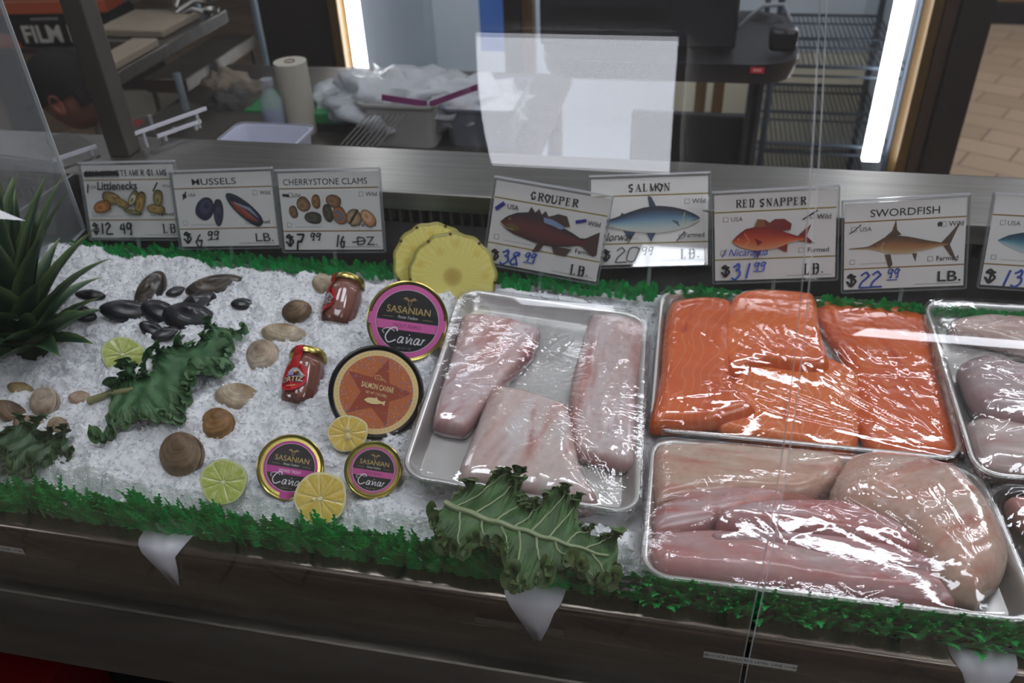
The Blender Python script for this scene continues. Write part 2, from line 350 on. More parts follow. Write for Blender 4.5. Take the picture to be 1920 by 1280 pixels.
# ============================================================ display case
dc=empty('display_case',(0,.2,-.9)); tag(dc,'stainless steel refrigerated fish counter with an ice bed under curved glass','display case')
LOC=(0,-.2,.9)
def dcp(mb,name,mat,**k): return mb.build(name,mat,dc,loc=LOC,**k)
def extr(prof,x0,x1,mb=None,n=1,closed=False):
    mb=mb or MB(); G=[[(x0+(x1-x0)*i/n,y,z) for y,z in prof] for i in range(n+1)]; mb.grid(G); 
    if closed: k=len(prof); mb.add([(x0,y,z) for y,z in prof]+[(x1,y,z) for y,z in prof],[tuple(range(k)),tuple(range(k,2*k))[::-1]])
    return mb
XL,XR=-1.05,.95
rp=[(-.024,-.075),(-.024,-.034),(-.027,-.031),(-.047,-.031)]+[(-.047-.008*math.sin(a),-.039+.008*math.cos(a)) for a in (.4,.8,1.2,1.57)]+[(-.059,-.066),(-.058,-.07),(-.050,-.072)]
dcp(extr(rp,XL,XR),'front_rail',M['rail'],angle=50)
dcp(extr([(-.05,-.07),(-.05,-.1),(-.1005,-.1),(-.1008,-.068),(-.1035,-.068),(-.105,-.070),(-.14,-.109),(-.1415,-.1130),(-.139,-.1135),(-.122,-.10)],XL,XR),'front_sill',M['steel_dark'],angle=30)
dcp(MB().box(XL,XR,-.02,.62,-.88,-.12).box(XL,XR,.1,.5,-.9,-.88),'lower_body',M['blackm'],smooth=False)
dcp(MB().box(XL,XR,-.12,-.02,-.9,-.35).box(XL,XR,-.024,.47,-.12,-.075),'base_panel',M['steel_dark'],smooth=False)
dcp(MB().box(XL,1.6,.498,.645,.094,.1).box(XL,1.6,.494,.5,.073,.1).box(XL,1.6,.641,.645,.02,.1),'back_ledge',M['steel'],bevel=.0015)
dcp(MB().box(XL,1.6,.52,.64,-.9,.094),'back_body',M['steel_dark'],smooth=False)
g=MB()
g.box(XL,1.3,.512,.52,.0,.08,1)
k=int((1.3-XL)/.015)
for i in range(k):
    x=XL+i*.015; g.box(x,x+.004,.497,.512,.053,.073,0,Matrix.Translation((0,0,0)))
dcp(g,'air_grille',[M['steel_dark'],M['black']],smooth=False)
g=MB(); A=Vector((0,.498,.052)); Bv=Vector((0,.445,-.01))
def pp(x,t,o=0): v=A.lerp(Bv,t); return (x,v.y-o*.7,v.z+o)
g.add([pp(XL,0),pp(1.3,0),pp(1.3,1),pp(XL,1)],[(0,1,2,3)],0)
for i in range(k):
    x=XL+i*.03+.01
    if x<1.28: g.add([pp(x,.06,.0006),pp(x+.006,.06,.0006),pp(x+.006,.24,.0006),pp(x,.24,.0006)],[(0,1,2,3)],1)
    for r in (.45,.7,.95):
        xx=x+(.015 if r==.7 else 0)
        g.add([pp(xx+.003*math.cos(a),r+.035*math.sin(a),.0006) for a in [j*math.pi/4 for j in range(8)]],[tuple(range(8))],1)
dcp(g,'perforated_panel',[pmat('panel_dark','2c2b2a',rough=.5,metal=.5),M['black']],smooth=False)
dcp(MB().box(-.72,-.715,-.02,.5,-.12,.1),'end_wall',M['steel'],smooth=False)
dcp(MB().box(-.698,-.664,.56,.595,.1,1.3),'corner_post',pmat('post_steel','5e5a54',rough=.4,metal=.7,var=.2,vscale=4),bevel=.002)
# white V outlets hanging over the rail
for xa,xb,xt in ((-.322,-.268,-.283),(.053,.111,.088),(.437,.492,.466)):
    top=Z=-.0296; w=xb-xa; v=[]
    rows=[(-.030,-.0300,xa,xb),(-.047,-.0290,xa+.002,xb-.002),(-.0535,-.0305,xa+.005,xb-.004),(-.0582,-.0355,xa+.010,xb-.008),(-.0612,-.050,xa+(xt-xa)*.55,xb-(xb-xt)*.52),(-.0622,-.074,xt-.003,xt+.003)]
    G=[[(a,y,z),((a+b)/2,y+.0012,z-.0006),(b,y,z)] for y,z,a,b in rows]
    mb=MB().grid(G); o=dcp(mb,'drain_tongue',M['white'],angle=180); md=o.modifiers.new('s','SOLIDIFY'); md.thickness=.0012
def sticker(x0,x1,txt,col,tcol,y=-.0600,z0=-.064,z1=-.055):
    P=Print(); w=x1-x0
    P.rect(0,0,w,z1-z0,col)
    if txt:
        P.text(txt,w/2,.0028,.0035,tcol,w=w*.7,ext=.01); 
        for s in (1,-1):
            cx=w/2+s*w*.44; P.line([(cx-s*.006,.0045),(cx+s*.004,.0045)],.0007,tcol); P.line([(cx+s*.001,.0062),(cx+s*.0045,.0045),(cx+s*.001,.0028)],.0006,tcol)
    o=P.build('sticker',dc); o.rotation_euler=(math.radians(90),0,0); o.location=(x0,y-.2,z0+.9)
sticker(-.56,-.455,'ICE LOADING LEVEL LINE','cfd0cc','222222')
sticker(.238,.318,'ICE LOADING LEVEL LINE','cfd0cc','222222')
sticker(.028,.112,None,'55504a','222222')
# glass
GP=[(-.1,-.098),(-.03,-.0985),(.04,-.0955),(.1,-.091),(.15,-.085),(.21,-.076),(.27,-.0605),(.32,-.038),(.37,-.0005),(.41,.050),(.456,.116),(.52,.222),(.6,.36)]
gc=np.polyfit([a for a,b in GP],[b for a,b in GP],4)
def glass_y(z): return float(np.polyval(gc,z))
def pane(x0,x1):
    zs=np.linspace(-.085,.56,90); r=[];q=[];dcf=np.polyder(gc)
    for z in zs:
        y=glass_y(z); dy=float(np.polyval(dcf,z)); n=Vector((0,-1,dy)).normalized()
        r.append((y,z)); q.append((y-n.y*.006,z-n.z*.006))
    mb=MB(); mb.grid([[(x,y,z) for y,z in r] for x in (x0,x1)],0); mb.grid([[(x,y,z) for y,z in q] for x in (x1,x0)],0)
    for x in (x0,x1):
        mb.grid([[(x,*r[i]) for i in range(90)],[(x,*q[i]) for i in range(90)]],1)
    mb.add([(x0,*r[-1]),(x1,*r[-1]),(x1,*q[-1]),(x0,*q[-1])],[(0,1,2,3)],1)
    return dcp(mb,'front_glass',[M['glass'],M['glass_edge']],angle=30)
pane(-1.0,.2676); pane(.2720,.93)
mb=MB(); y0,y1,z0,z1=.0,.45,-.03,.6
mb.add([(-.692,y0,z0+.01),(-.692,y1,.03),(-.692,y1,z1),(-.692,y0,z1)],[(0,1,2,3)],0).add([(-.698,y0,z0+.01),(-.698,y1,.03),(-.698,y1,z1),(-.698,y0,z1)],[(3,2,1,0)],0)
mb.box(-.698,-.692,y1,y1+.001,.03,z1,1); mb.add([(-.698,y0,z0+.01),(-.698,y1,.03),(-.692,y1,.03),(-.692,y0,z0+.01)],[(0,1,2,3)],1)
dcp(mb,'side_glass',[clear('side_glass',f0=.07,tint=(.8,.82,.83),haze=.09),M['glass_edge']],smooth=False)  # even pale haze in the material stands in for reflections on this pane
# clear acrylic guard on the ledge
def sheet(name,P0,P1,w,label,cat,h=.0,grp=None):
    P0=Vector(P0);P1=Vector(P1); d=(P1-P0).normalized(); s=d.cross(Vector((0,0,1))).normalized(); t=.004
    r=empty(name,P0); tag(r,label,cat,grp)
    a=[Vector((0,0,0)),P1-P0,P1-P0-s*w+Vector((0,0,h)),-s*w+Vector((0,0,h))]
    up=Vector((0,0,t)); MB().add(a+[v+up for v in a],[(0,3,2,1),(4,5,6,7),(2,3,7,6),(1,2,6,5),(0,4,7,3)]).build('panel',M['acrylic'],r,smooth=False)
    MB().add([a[0]-up*.3,a[1]-up*.3,a[1]+up*1.2,a[0]+up*1.2]+[v-s*.002 for v in (a[0]-up*.3,a[1]-up*.3,a[1]+up*1.2,a[0]+up*1.2)],[(0,1,2,3),(7,6,5,4),(0,4,5,1),(3,2,6,7)]).build('edge',M['white'],r,smooth=False)
    for q in (a[0].lerp(a[1],.15),a[0].lerp(a[1],.85),a[3].lerp(a[2],.5)): MB().tube([Vector((q.x,q.y,.1-P0.z)),q],.003).build('foot',M['acrylic_edge'],r)
    
sheet('acrylic_shelf',atZ(245,256,.125),atZ(388,205,.125),.06,'small clear acrylic shelf with a bright edge on the steel ledge right of the post','acrylic shelf')
sheet('acrylic_rail',atZ(296,258,.109),atZ(378,229,.109),.02,'low clear acrylic strip under the acrylic shelf on the steel ledge','acrylic strip')
sheet('acrylic_shelf',atZ(100,303,.11),atZ(182,276,.11),.10,'clear acrylic shelf with a bright edge left of the steel post','acrylic shelf')
sheet('acrylic_shelf',atZ(-30,340,.09),atZ(36,303,.09),.08,'pale acrylic shelf edge at the far left behind the pineapple crown','acrylic shelf')
# ============================================================ background (staff side)
def slabb(name,mat,x0,x1,y0,y1,z0,z1,label,cat,grp=None,bev=.004,tz=0):
    cx,cy=(x0+x1)/2,(y0+y1)/2
    o=MB().box(x0-cx,x1-cx,y0-cy,y1-cy,0,z1-z0).build(name,mat,bevel=bev,loc=(cx,cy,z0),rot=(0,0,tz)); tag(o,label,cat,grp); return o
def pxr(px0,py0,px1,py1,y):
    a=atY(px0,py0,y); b=atY(px1,py1,y); return min(a.x,b.x),max(a.x,b.x),min(a.z,b.z),max(a.z,b.z)
# back work table with goods
wt=empty('work_table',(-.35,1.35,-.9)); tag(wt,'dark steel work table behind the counter ledge carrying tubs and bags','table')
MB().box(-.75,.22,-.52,.3,.76,.79).build('tabletop',M['steel_dark'],wt,bevel=.003)
for sx in (-.7,.18):
    for sy in (-.48,.26): MB().tube([(sx,sy,0),(sx,sy,.77)],.02).build('leg',M['steel_dark'],wt)
TT=-.11
def tub(px0,py0,px1,py1,y,depth,mat,label,name='plastic_tub',cat='tub',z=TT,backrim=False):
    x0,x1,z0,z1=pxr(px0,py0,px1,py1,y); z0=z; z1=(atY(px0,py0,y+depth).z if backrim else z1); w=(x1-x0)/2; h=z1-z0; d=depth/2
    r=empty(name,((x0+x1)/2,y+d,z0)); tag(r,label,cat,'tubs on the work table')
    def ring(k,z,ins=0):
        a,b=w*k-ins,d*k-ins; c=.25*min(a,b); L=[]
        for sx,sy,t0 in ((1,1,0),(-1,1,90),(-1,-1,180),(1,-1,270)):
            for q in range(5):
                t=math.radians(t0+q*22.5); L.append((sx*(a-c)+c*math.cos(t),sy*(b-c)+c*math.sin(t),z))
        return L
    G=[ring(.86,0),ring(.97,h*.93),ring(1,h*.93),ring(1.0,h),ring(.96,h),ring(.93,h*.9),ring(.82,.006)]
    mb=MB().grid(G,close=True); n=20; mb.f.append(tuple(range(n))[::-1]); mb.m.append(0); mb.f.append(tuple(range(6*n,7*n))); mb.m.append(0)
    mb.build('body',mat,r,angle=40); MB().grid([ring(1.02,h*.97),ring(1.04,h*.97),ring(1.04,h*1.03),ring(1.02,h*1.03)],close=True).build('rim',mat,r)
    return r
M['tubw']=pmat('tub_white','b9bccb',rough=.45); M['tubg']=pmat('tub_grey','a5a29e',rough=.5); M['tubd']=pmat('tub_slate','666975',rough=.5)
tub(374,228,530,262,.86,.14,M['tubw'],'low white plastic tub on the table beside the green box',backrim=True)
tub(668,196,820,262,1.12,.22,M['tubg'],'grey plastic tub full of bagged goods, second from the left')
tub(826,205,965,262,1.14,.22,M['tubd'],'slate grey plastic tub under the frozen bags near the white light reflection')
def blob(name,px,py,y,r,mat,label,cat,grp=None,sq=(1,1,.6),amp=.35,seed=0,fr=3.,sub=4,parent=None,z=None):
    bm=bmesh.new(); bmesh.ops.create_icosphere(bm,subdivisions=sub,radius=1)
    for v in bm.verts:
        p=v.co*fr+Vector((seed*7.1,seed*3.3,0)); n=noise.fractal(p,1.0,2.1,4); n2=abs(noise.noise(p*2.3))
        v.co=v.co*(1+amp*n+amp*.5*n2); v.co=Vector((v.co.x*sq[0],v.co.y*sq[1],max(v.co.z,-.6)*sq[2]))*r
    me=bpy.data.meshes.new(name); bm.to_mesh(me); bm.free(); me.materials.append(mat); me.polygons.foreach_set('use_smooth',[True]*len(me.polygons))
    o=bpy.data.objects.new(name,me); link(o,parent); c=atY(px,py,y); o.location=c if z is None else (c.x,c.y,z)
    if label: tag(o,label,cat,grp)
    return o
M['bag']=pmat('clear_bag','c6cbd0',rough=.18,alpha=.62,bump=.8,bscale=30,bdist=.01)
M['bagm']=pmat('magenta_print','6a2458',rough=.4)
for i,(px,py,y,r,sd,lb) in enumerate(((735,185,1.24,.12,1,'crumpled clear plastic bag heaped on the grey tub'),(640,192,1.3,.075,2,'small crumpled clear bag left of the heaped bag'),(872,196,1.25,.11,3,'clear bag with magenta print lying across the slate tub'))):
    blob('plastic_bag',px,py,y,r,M['bag'],lb,'plastic bag','plastic bags on the work table',(1.15,.9,.5),.4,sd)
for a,b,lb in (((715,183),(800,196),'short magenta band printed on a bag over the grey tub'),((805,196),(895,164),'slanting magenta band on the bag over the slate tub')):
    p,q=atY(*a,1.12),atY(*b,1.12); d=(q-p); o=MB().add([(0,0,-.006),d+Vector((0,0,-.006)),d+Vector((0,.003,.006)),Vector((0,.003,.006))]+[(0,.002,-.006),d+Vector((0,.002,-.006)),d+Vector((0,.005,.006)),Vector((0,.005,.006))],[(0,1,2,3),(7,6,5,4),(0,4,5,1),(3,2,6,7),(0,3,7,4),(1,5,6,2)]).build('ribbon',M['bagm'],smooth=False); o.location=p; tag(o,lb,'ribbon','magenta bands on bags')
blob('food_pack',840,205,1.2,.03,pmat('red_food','7a3b36',rough=.5),'small reddish pack in the slate tub','pack',None,(1.8,.8,.4),.3,5)
x0,x1,z0,z1=pxr(455,206,612,262,1.3)
gb=slabb('cardboard_box',pmat('green_box','0f6a35',rough=.6),x0,x1,1.3,1.45,z1-.022,z1,'green topped box on the table behind the white tub','box')
x0,x1,z0,z1=pxr(560,212,650,262,1.2)
db=empty('carton',((x0+x1)/2,1.2,z0)); tag(db,'dark carton with a green top stripe left of the grey tub','carton'); w=(x1-x0)/2
MB().box(-w,w,0,.12,0,(z1-z0)*.6).build('body',M['black'],db,bevel=.003); MB().box(-w,w,0,.12,(z1-z0)*.6,z1-z0).build('lid',pmat('green_lid','1a7a44',rough=.6),db,bevel=.003)
x0,x1,z0,z1=pxr(640,236,700,268,1.02)
wr=empty('wire_rack',(x0,1.0,z0)); tag(wr,'small steel wire rack between the carton and the grey tub','wire rack')
for i in range(8): MB().tube([(i*.011,0,.0),(i*.011+.03,.10,.03)],.0016,6).build('wire',M['steel'],wr)
# paper roll, spray bottle
c=atY(560,205,1.2); t=atY(548,115,1.2); h=t.z-TT
pr_=empty('paper_roll',(c.x,1.2,TT)); tag(pr_,'standing white paper towel roll behind the green box','paper roll')
MB().lathe([(.012,0),(.036,0),(.036,h),(.012,h)],32).build('paper',pmat('paper_grey','a9a597',rough=.8),pr_,angle=30); MB().lathe([(.012,.001),(.012,h+.002),(.01,h+.002),(.01,.001)],20,cap=False).build('core',pmat('cardboard','6b5440'),pr_)
c=atY(512,210,1.15); h=.14
sb=empty('spray_bottle',(c.x,1.15,TT)); tag(sb,'small bottle with blue liquid and clear top beside the paper roll','bottle')
MB().lathe([(.02,0),(.021,.06)],20).build('liquid',pmat('blue_liquid','3b3f8f',rough=.3),sb); MB().lathe([(.023,0),(.024,.09),(.012,.11),(.01,.12),(.014,.122),(.014,.135),(0,.135)],20).build('body',pmat('hazy','aab0b8',alpha=.45),sb)
for i,(px,py,y,r,c_,lb) in enumerate(((425,175,1.5,.07,'7d7060','tan wrapped parcel under the rear shelf'),(470,190,1.45,.06,'6b6255','brown wrapped parcel in front of the dark panel'),(440,215,1.35,.07,'35332f','dark bundle left of the spray bottle'))):
    blob('parcel',px,py,y,r,pmat('parcel%d'%i,c_,rough=.7,var=.4,vscale=20),lb,'parcel','parcels on the work table',(1,.8,.8),.4,10+i)
# prep shelf at left
ps=empty('prep_shelf',(-1.28,1.3,-.9)); tag(ps,'stainless wire rack shelf unit standing left behind the post','shelf unit')
def psp(mb,n,m,**k): return mb.build(n,m,ps,loc=(1.28,-1.3,.9),**k)
psp(MB().box(-1.28,-1.05,1.32,1.62,.014,.045).box(-1.12,-1.05,1.08,1.32,.014,.045),'shelf_board',M['steel_dark'],bevel=.003)
p=atY(352,130,1.55); 
for px,py,y,za,zb in ((372,20,1.6,.045,.9),(358,240,1.3,-.9,-.02)): 
    q=atY(px,py,y); psp(MB().tube([(q.x,y,za),(q.x,y,zb)],.009),'upright',pmat('chrome_blue','9fb0bd',metal=.6,rough=.3))
q=atY(505,150,1.9); psp(MB().tube([(q.x,1.9,-.9),(q.x,1.9,.9)],.011),'upright',pmat('chrome_blue2','94a4b2',metal=.6,rough=.3))
rs=empty('rear_shelf',(-1.2,2.0,-.9)); tag(rs,'second steel shelf farther back behind the stainless shelf board','shelf')
def rsp(mb,n,m,**k): return mb.build(n,m,rs,loc=(1.2,-2.0,.9),**k)
rsp(MB().box(-1.33,-1.2,1.58,2.02,-.175,-.135),'shelf_board',M['steel_dark'],bevel=.003)
rsp(MB().box(-1.33,-1.2,1.6,2.0,-.31,-.298),'lower_board',M['steel_dark'],bevel=.003)
for x in (-1.32,-1.21):
    for y in (1.6,2.0): rsp(MB().tube([(x,y,-.9),(x,y,-.14)],.008),'upright',M['steel_dark'])
for px,py,y,w,lb in ((395,150,1.72,.055,'steel food pan on the rear shelf, left of the pair'),(445,135,1.87,.055,'steel food pan on the rear shelf, right of the pair')):
    o=MB().lathe([(0,0),(w*.8,0),(w,.07),(w*1.05,.07),(w*1.05,.073),(w*.98,.073),(w*.78,.006),(0,.006)],28).build('food_pan',pmat('pan_bright','b9bec2',rough=.3,metal=.6),loc=(-1.265,y,-.298)); tag(o,lb,'pan','steel pans on the rear shelf')
bs=empty('box_shelf',(-2.1,2.2,-.9)); tag(bs,'dark steel shelf carrying the orange and black box at the upper left','shelf')
MB().box(-.35,.32,-.12,.2,.66,.68).build('board',M['steel_dark'],bs,bevel=.002)
for x in (-.33,.3): MB().box(x-.01,x+.01,-.1,.18,0,.66).build('panel',M['steel_dark'],bs)
# film box on shelf
fb=empty('film_box',(-2.07,2.1,-.22)); tag(fb,'orange and black cling film box lettered FILM on the shelf above the person','box'); fb.rotation_euler=(0,0,math.radians(8))
MB().box(-.28,.28,.001,.2,-.0,.11).build('body',M['black'],fb,bevel=.003); MB().box(-.28,.28,.0,.2,.1105,.24).build('lid',pmat('orange_card','b8542a',rough=.6),fb,bevel=.003)
P=Print(); P.poly([(-.2,.0),(-.06,.0),(-.08,.04),(-.2,.07)],'b8542a')
P.text('FILM ROLL',-.045,.018,.055,'c9c7c0',w=.34,ext=.03,align='l'); P.line([(0,.095),(.1,.095)],.008,'8a8884'); P.rect(-.28,.15,.28,.155,'c98a6a'); P.rect(.08,.18,.11,.225,'d8d4cc')
P.build('print',fb,loc=(0,-.001,0),rot=(math.radians(90),0,0))
o=fb
# faucet-ish utensils on shelf
ut=empty('utensil_cluster',(-1.125,1.5,.045)); tag(ut,'shiny steel utensils heaped on the stainless shelf board','utensils')
for i in range(5):
    a=i*.9; MB().tube([(0,0,.01+.012*i),(.05*math.cos(a),.05*math.sin(a),.03+.01*i),(.1*math.cos(a),.1*math.sin(a),.02+.01*i)],.006).build('handle',M['steel'],ut)
    MB().lathe([(0,0),(.018,.004),(.022,.014),(.02,.014),(.015,.006),(0,.003)],16,Matrix.Translation((.1*math.cos(a),.1*math.sin(a),.02+.01*i))).build('bowl',M['steel'],ut)
# cardboard parcels on shelf (tan, seen above front edge)
for i,(x,y,lb) in enumerate(((-1.085,1.2,'flat tan cardboard carton on the stainless shelf, nearer one'),(-1.17,1.44,'flat tan cardboard carton on the stainless shelf, farther one'))):
    slabb('flat_carton',pmat('tan_card%d'%i,'857a68',rough=.7),x-.032-.06*i,x+.032+.06*i,y-.09,y+.09,.0455,.065,lb,'carton','cartons on the stainless shelf')
# dark partition + cooler with lit door frames
slabb('partition_panel',pmat('dark_brown','1d1814',rough=.6,var=.4,vscale=3),-1.32,-1.02,2.25,2.3,-.9,1.2,'dark brown partition panel left of the bright cooler','panel')
gold=pmat('gold_trim','6b5127',rough=.4,metal=.5); bronze=pmat('bronze_trim','4a382c',rough=.5,metal=.3,var=.3)
cf=empty('cooler',(-.0,2.9,-.9)); tag(cf,'bright white walk-in cooler with bronze and gold door frames','cooler')
def cfp(mb,n,m,**k): return mb.build(n,m,cf,loc=(0,-2.9,.9),**k)
cw=pmat('cooler_white','c3ccd3',rough=.6)
cfp(MB().box(-1.0,.83,3.3,3.34,-.9,1.2).box(-1.02,-1.0,2.3,3.34,-.9,1.2).box(.83,.85,2.3,3.34,-.9,1.2).box(-1.0,.83,2.3,3.3,-.9,-.88),'lining',cw,smooth=False)
cfp(MB().box(-1.02,-.985,2.2,2.32,-.9,1.2),'door_frame',gold,bevel=.003)
cfp(MB().box(.825,.855,2.18,2.32,-.9,1.2),'door_frame',gold,bevel=.003); cfp(MB().box(.858,.895,2.18,2.32,-.9,1.2),'door_frame',bronze,bevel=.003); cfp(MB().box(.897,.985,2.16,2.32,-.9,1.2),'door_frame',pmat('dark_frame','1f1a17',rough=.5),bevel=.003)
q=atY(950,60,2.2); cfp(MB().box(q.x-.01,q.x+.05,2.2,2.26,-.9,1.2),'mullion',pmat('dark_mull','23201f',rough=.5,metal=.4),bevel=.003); cfp(MB().box(q.x+.052,q.x+.085,2.2,2.26,-.9,1.2),'mullion',gold,bevel=.003)
led=emat('led_white','f6f8ff',9)
cfp(MB().box(-.97,-.93,2.235,2.26,-.56,1.1),'light_strip',led,smooth=False); cfp(MB().box(.735,.785,2.235,2.26,-.56,1.1),'light_strip',led,smooth=False)
q=atY(1330,180,2.2); cfp(MB().box(q.x-.045,q.x-.01,2.2,2.25,-.9,1.2).box(q.x+.01,q.x+.045,2.2,2.25,-.9,1.2),'mullion',gold,bevel=.003)
x0,x1,z0,z1=pxr(893,-60,960,64,2.6); slabb('blue_crate',pmat('blue_crate','2c5aa0',rough=.5),x0,x1,2.6,2.9,-.35,z1,'blue crate standing inside the cooler','crate')
cb=slabb('cream_panel',pmat('cream_board','b7b09a',rough=.6),.1,.82,2.9,2.93,-.9,-.42,'cream coloured board low at the back of the cooler','panel')
# wire shelves in cooler
ws=empty('wire_shelf_unit',(.62,2.55,-.9)); tag(ws,'dark wire shelving unit inside the cooler left of the bright light strip','shelving')
wire=pmat('dark_wire','39424c',rough=.4,metal=.5)
for z in (.12,.36,.62,.9): 
    mb=MB()
    for i in range(26): mb.tube([(-.2+.4*i/25,-.25,z),(-.2+.4*i/25,.35,z)],.003,5)
    for yy in (-.25,.05,.35): mb.tube([(-.2,yy,z),(.2,yy,z)],.006,6).tube([(-.2,yy,z-.03),(.2,yy,z-.03)],.004,6)
    mb.build('wire_shelf',wire,ws)
for sx in (-.2,.2):
    for sy in (-.25,.35): MB().tube([(sx,sy,0),(sx,sy,1.5)],.011).build('upright',wire,ws)
# cart with black top, printer
x0,x1,z0,z1=pxr(1015,70,1498,112,1.45)
ct=empty('utility_cart',((x0+x1)/2,1.6,-.9)); tag(ct,'black plastic topped cart with chrome column behind the white reflection','cart')
cx=(x0+x1)/2; w=(x1-x0)/2
def rr(w,d,c,z):
    L=[]
    for sx,sy,t0 in ((1,1,0),(-1,1,90),(-1,-1,180),(1,-1,270)):
        for q in range(6): t=math.radians(t0+q*18); L.append((sx*(w-c)+c*math.cos(t),sy*(d-c)+c*math.sin(t),z))
    return L
zt=z0+.9-.01
mb=MB().grid([rr(w*.97,.2,.08,zt-.03),rr(w,.22,.1,zt),rr(w,.22,.1,zt+.018),rr(w-.02,.2,.09,zt+.018),rr(w-.03,.19,.08,zt+.004)],close=True); mb.f+= [tuple(range(96,120)),tuple(range(24))[::-1]]; mb.m+=[0,0]
mb.build('top_tray',pmat('cart_black','1b1c20',rough=.4),ct,loc=(0,.0,0))
q=atY(1412,210,1.55); MB().box(q.x-cx-.018,q.x-cx+.018,-.06,-.02,0,zt-.03).build('column',pmat('column','5a5e66',metal=.7,rough=.35),ct,bevel=.003)
MB().box(q.x-cx-.006,q.x-cx+.006,-.062,-.06,.1,zt-.04).build('slot',M['black'],ct,smooth=False)
P=Print(); P.rect(0,0,.03,.014,'b3202a'); P.rect(.006,.004,.024,.010,'d98a8a'); q=atY(1408,118,1.38); P.build('logo_plate',ct,loc=(q.x-cx,-.2235,zt+.001),rot=(math.radians(90),0,0))
x0,x1,z0,z1=pxr(1222,208,1398,330,1.62)
MB().box(x0-cx-.05,x1-cx,.0,.03,z0+.9-.1,z1+.9).build('side_panel',pmat('panel_black','25272c',rough=.35),ct,bevel=.004)
x0,x1,z0,z1=pxr(1020,-20,1378,80,1.55)
pn=empty('label_printer',((x0+x1)/2,1.6,zt-.9+.018)); tag(pn,'black electronic scale printer standing on the black cart','printer'); w=(x1-x0)/2
MB().box(-w,w,-.12,.12,0,.14).build('body',pmat('printer','1c1e22',rough=.45),pn,bevel=.008)
MB().box(-w*.9,w*.3,-.121,-.118,.06,.09).build('slot',M['black'],pn,smooth=False)
a=[(0,0,0),(.02,-.02,.03),(.05,-.03,.06),(.09,-.04,.065),(.11,-.04,.03)]; q=atY(1382,55,1.5); o=MB().tube(a,.005).build('power_cable',pmat('cable_grey','8b8f94'),loc=q); tag(o,'grey cable looping from the black printer on the cart','cable')
q=atY(1470,60,1.5); o=MB().box(-.03,.03,-.03,.03,0,.05).build('dark_gadget',M['black'],bevel=.01,loc=(q.x,1.5,zt-.9+.018)); tag(o,'small dark gadget at the right end of the cart top','gadget')
# red pack low at front left
rb=empty('red_carton',(-.5,-.07,-.349)); tag(rb,'glossy red carton on the low front shelf at the bottom left corner','carton')
MB().box(-.06,.03,-.05,.045,0,.11).build('body',pmat('red_gloss','5e0c10',rough=.3),rb,bevel=.002)
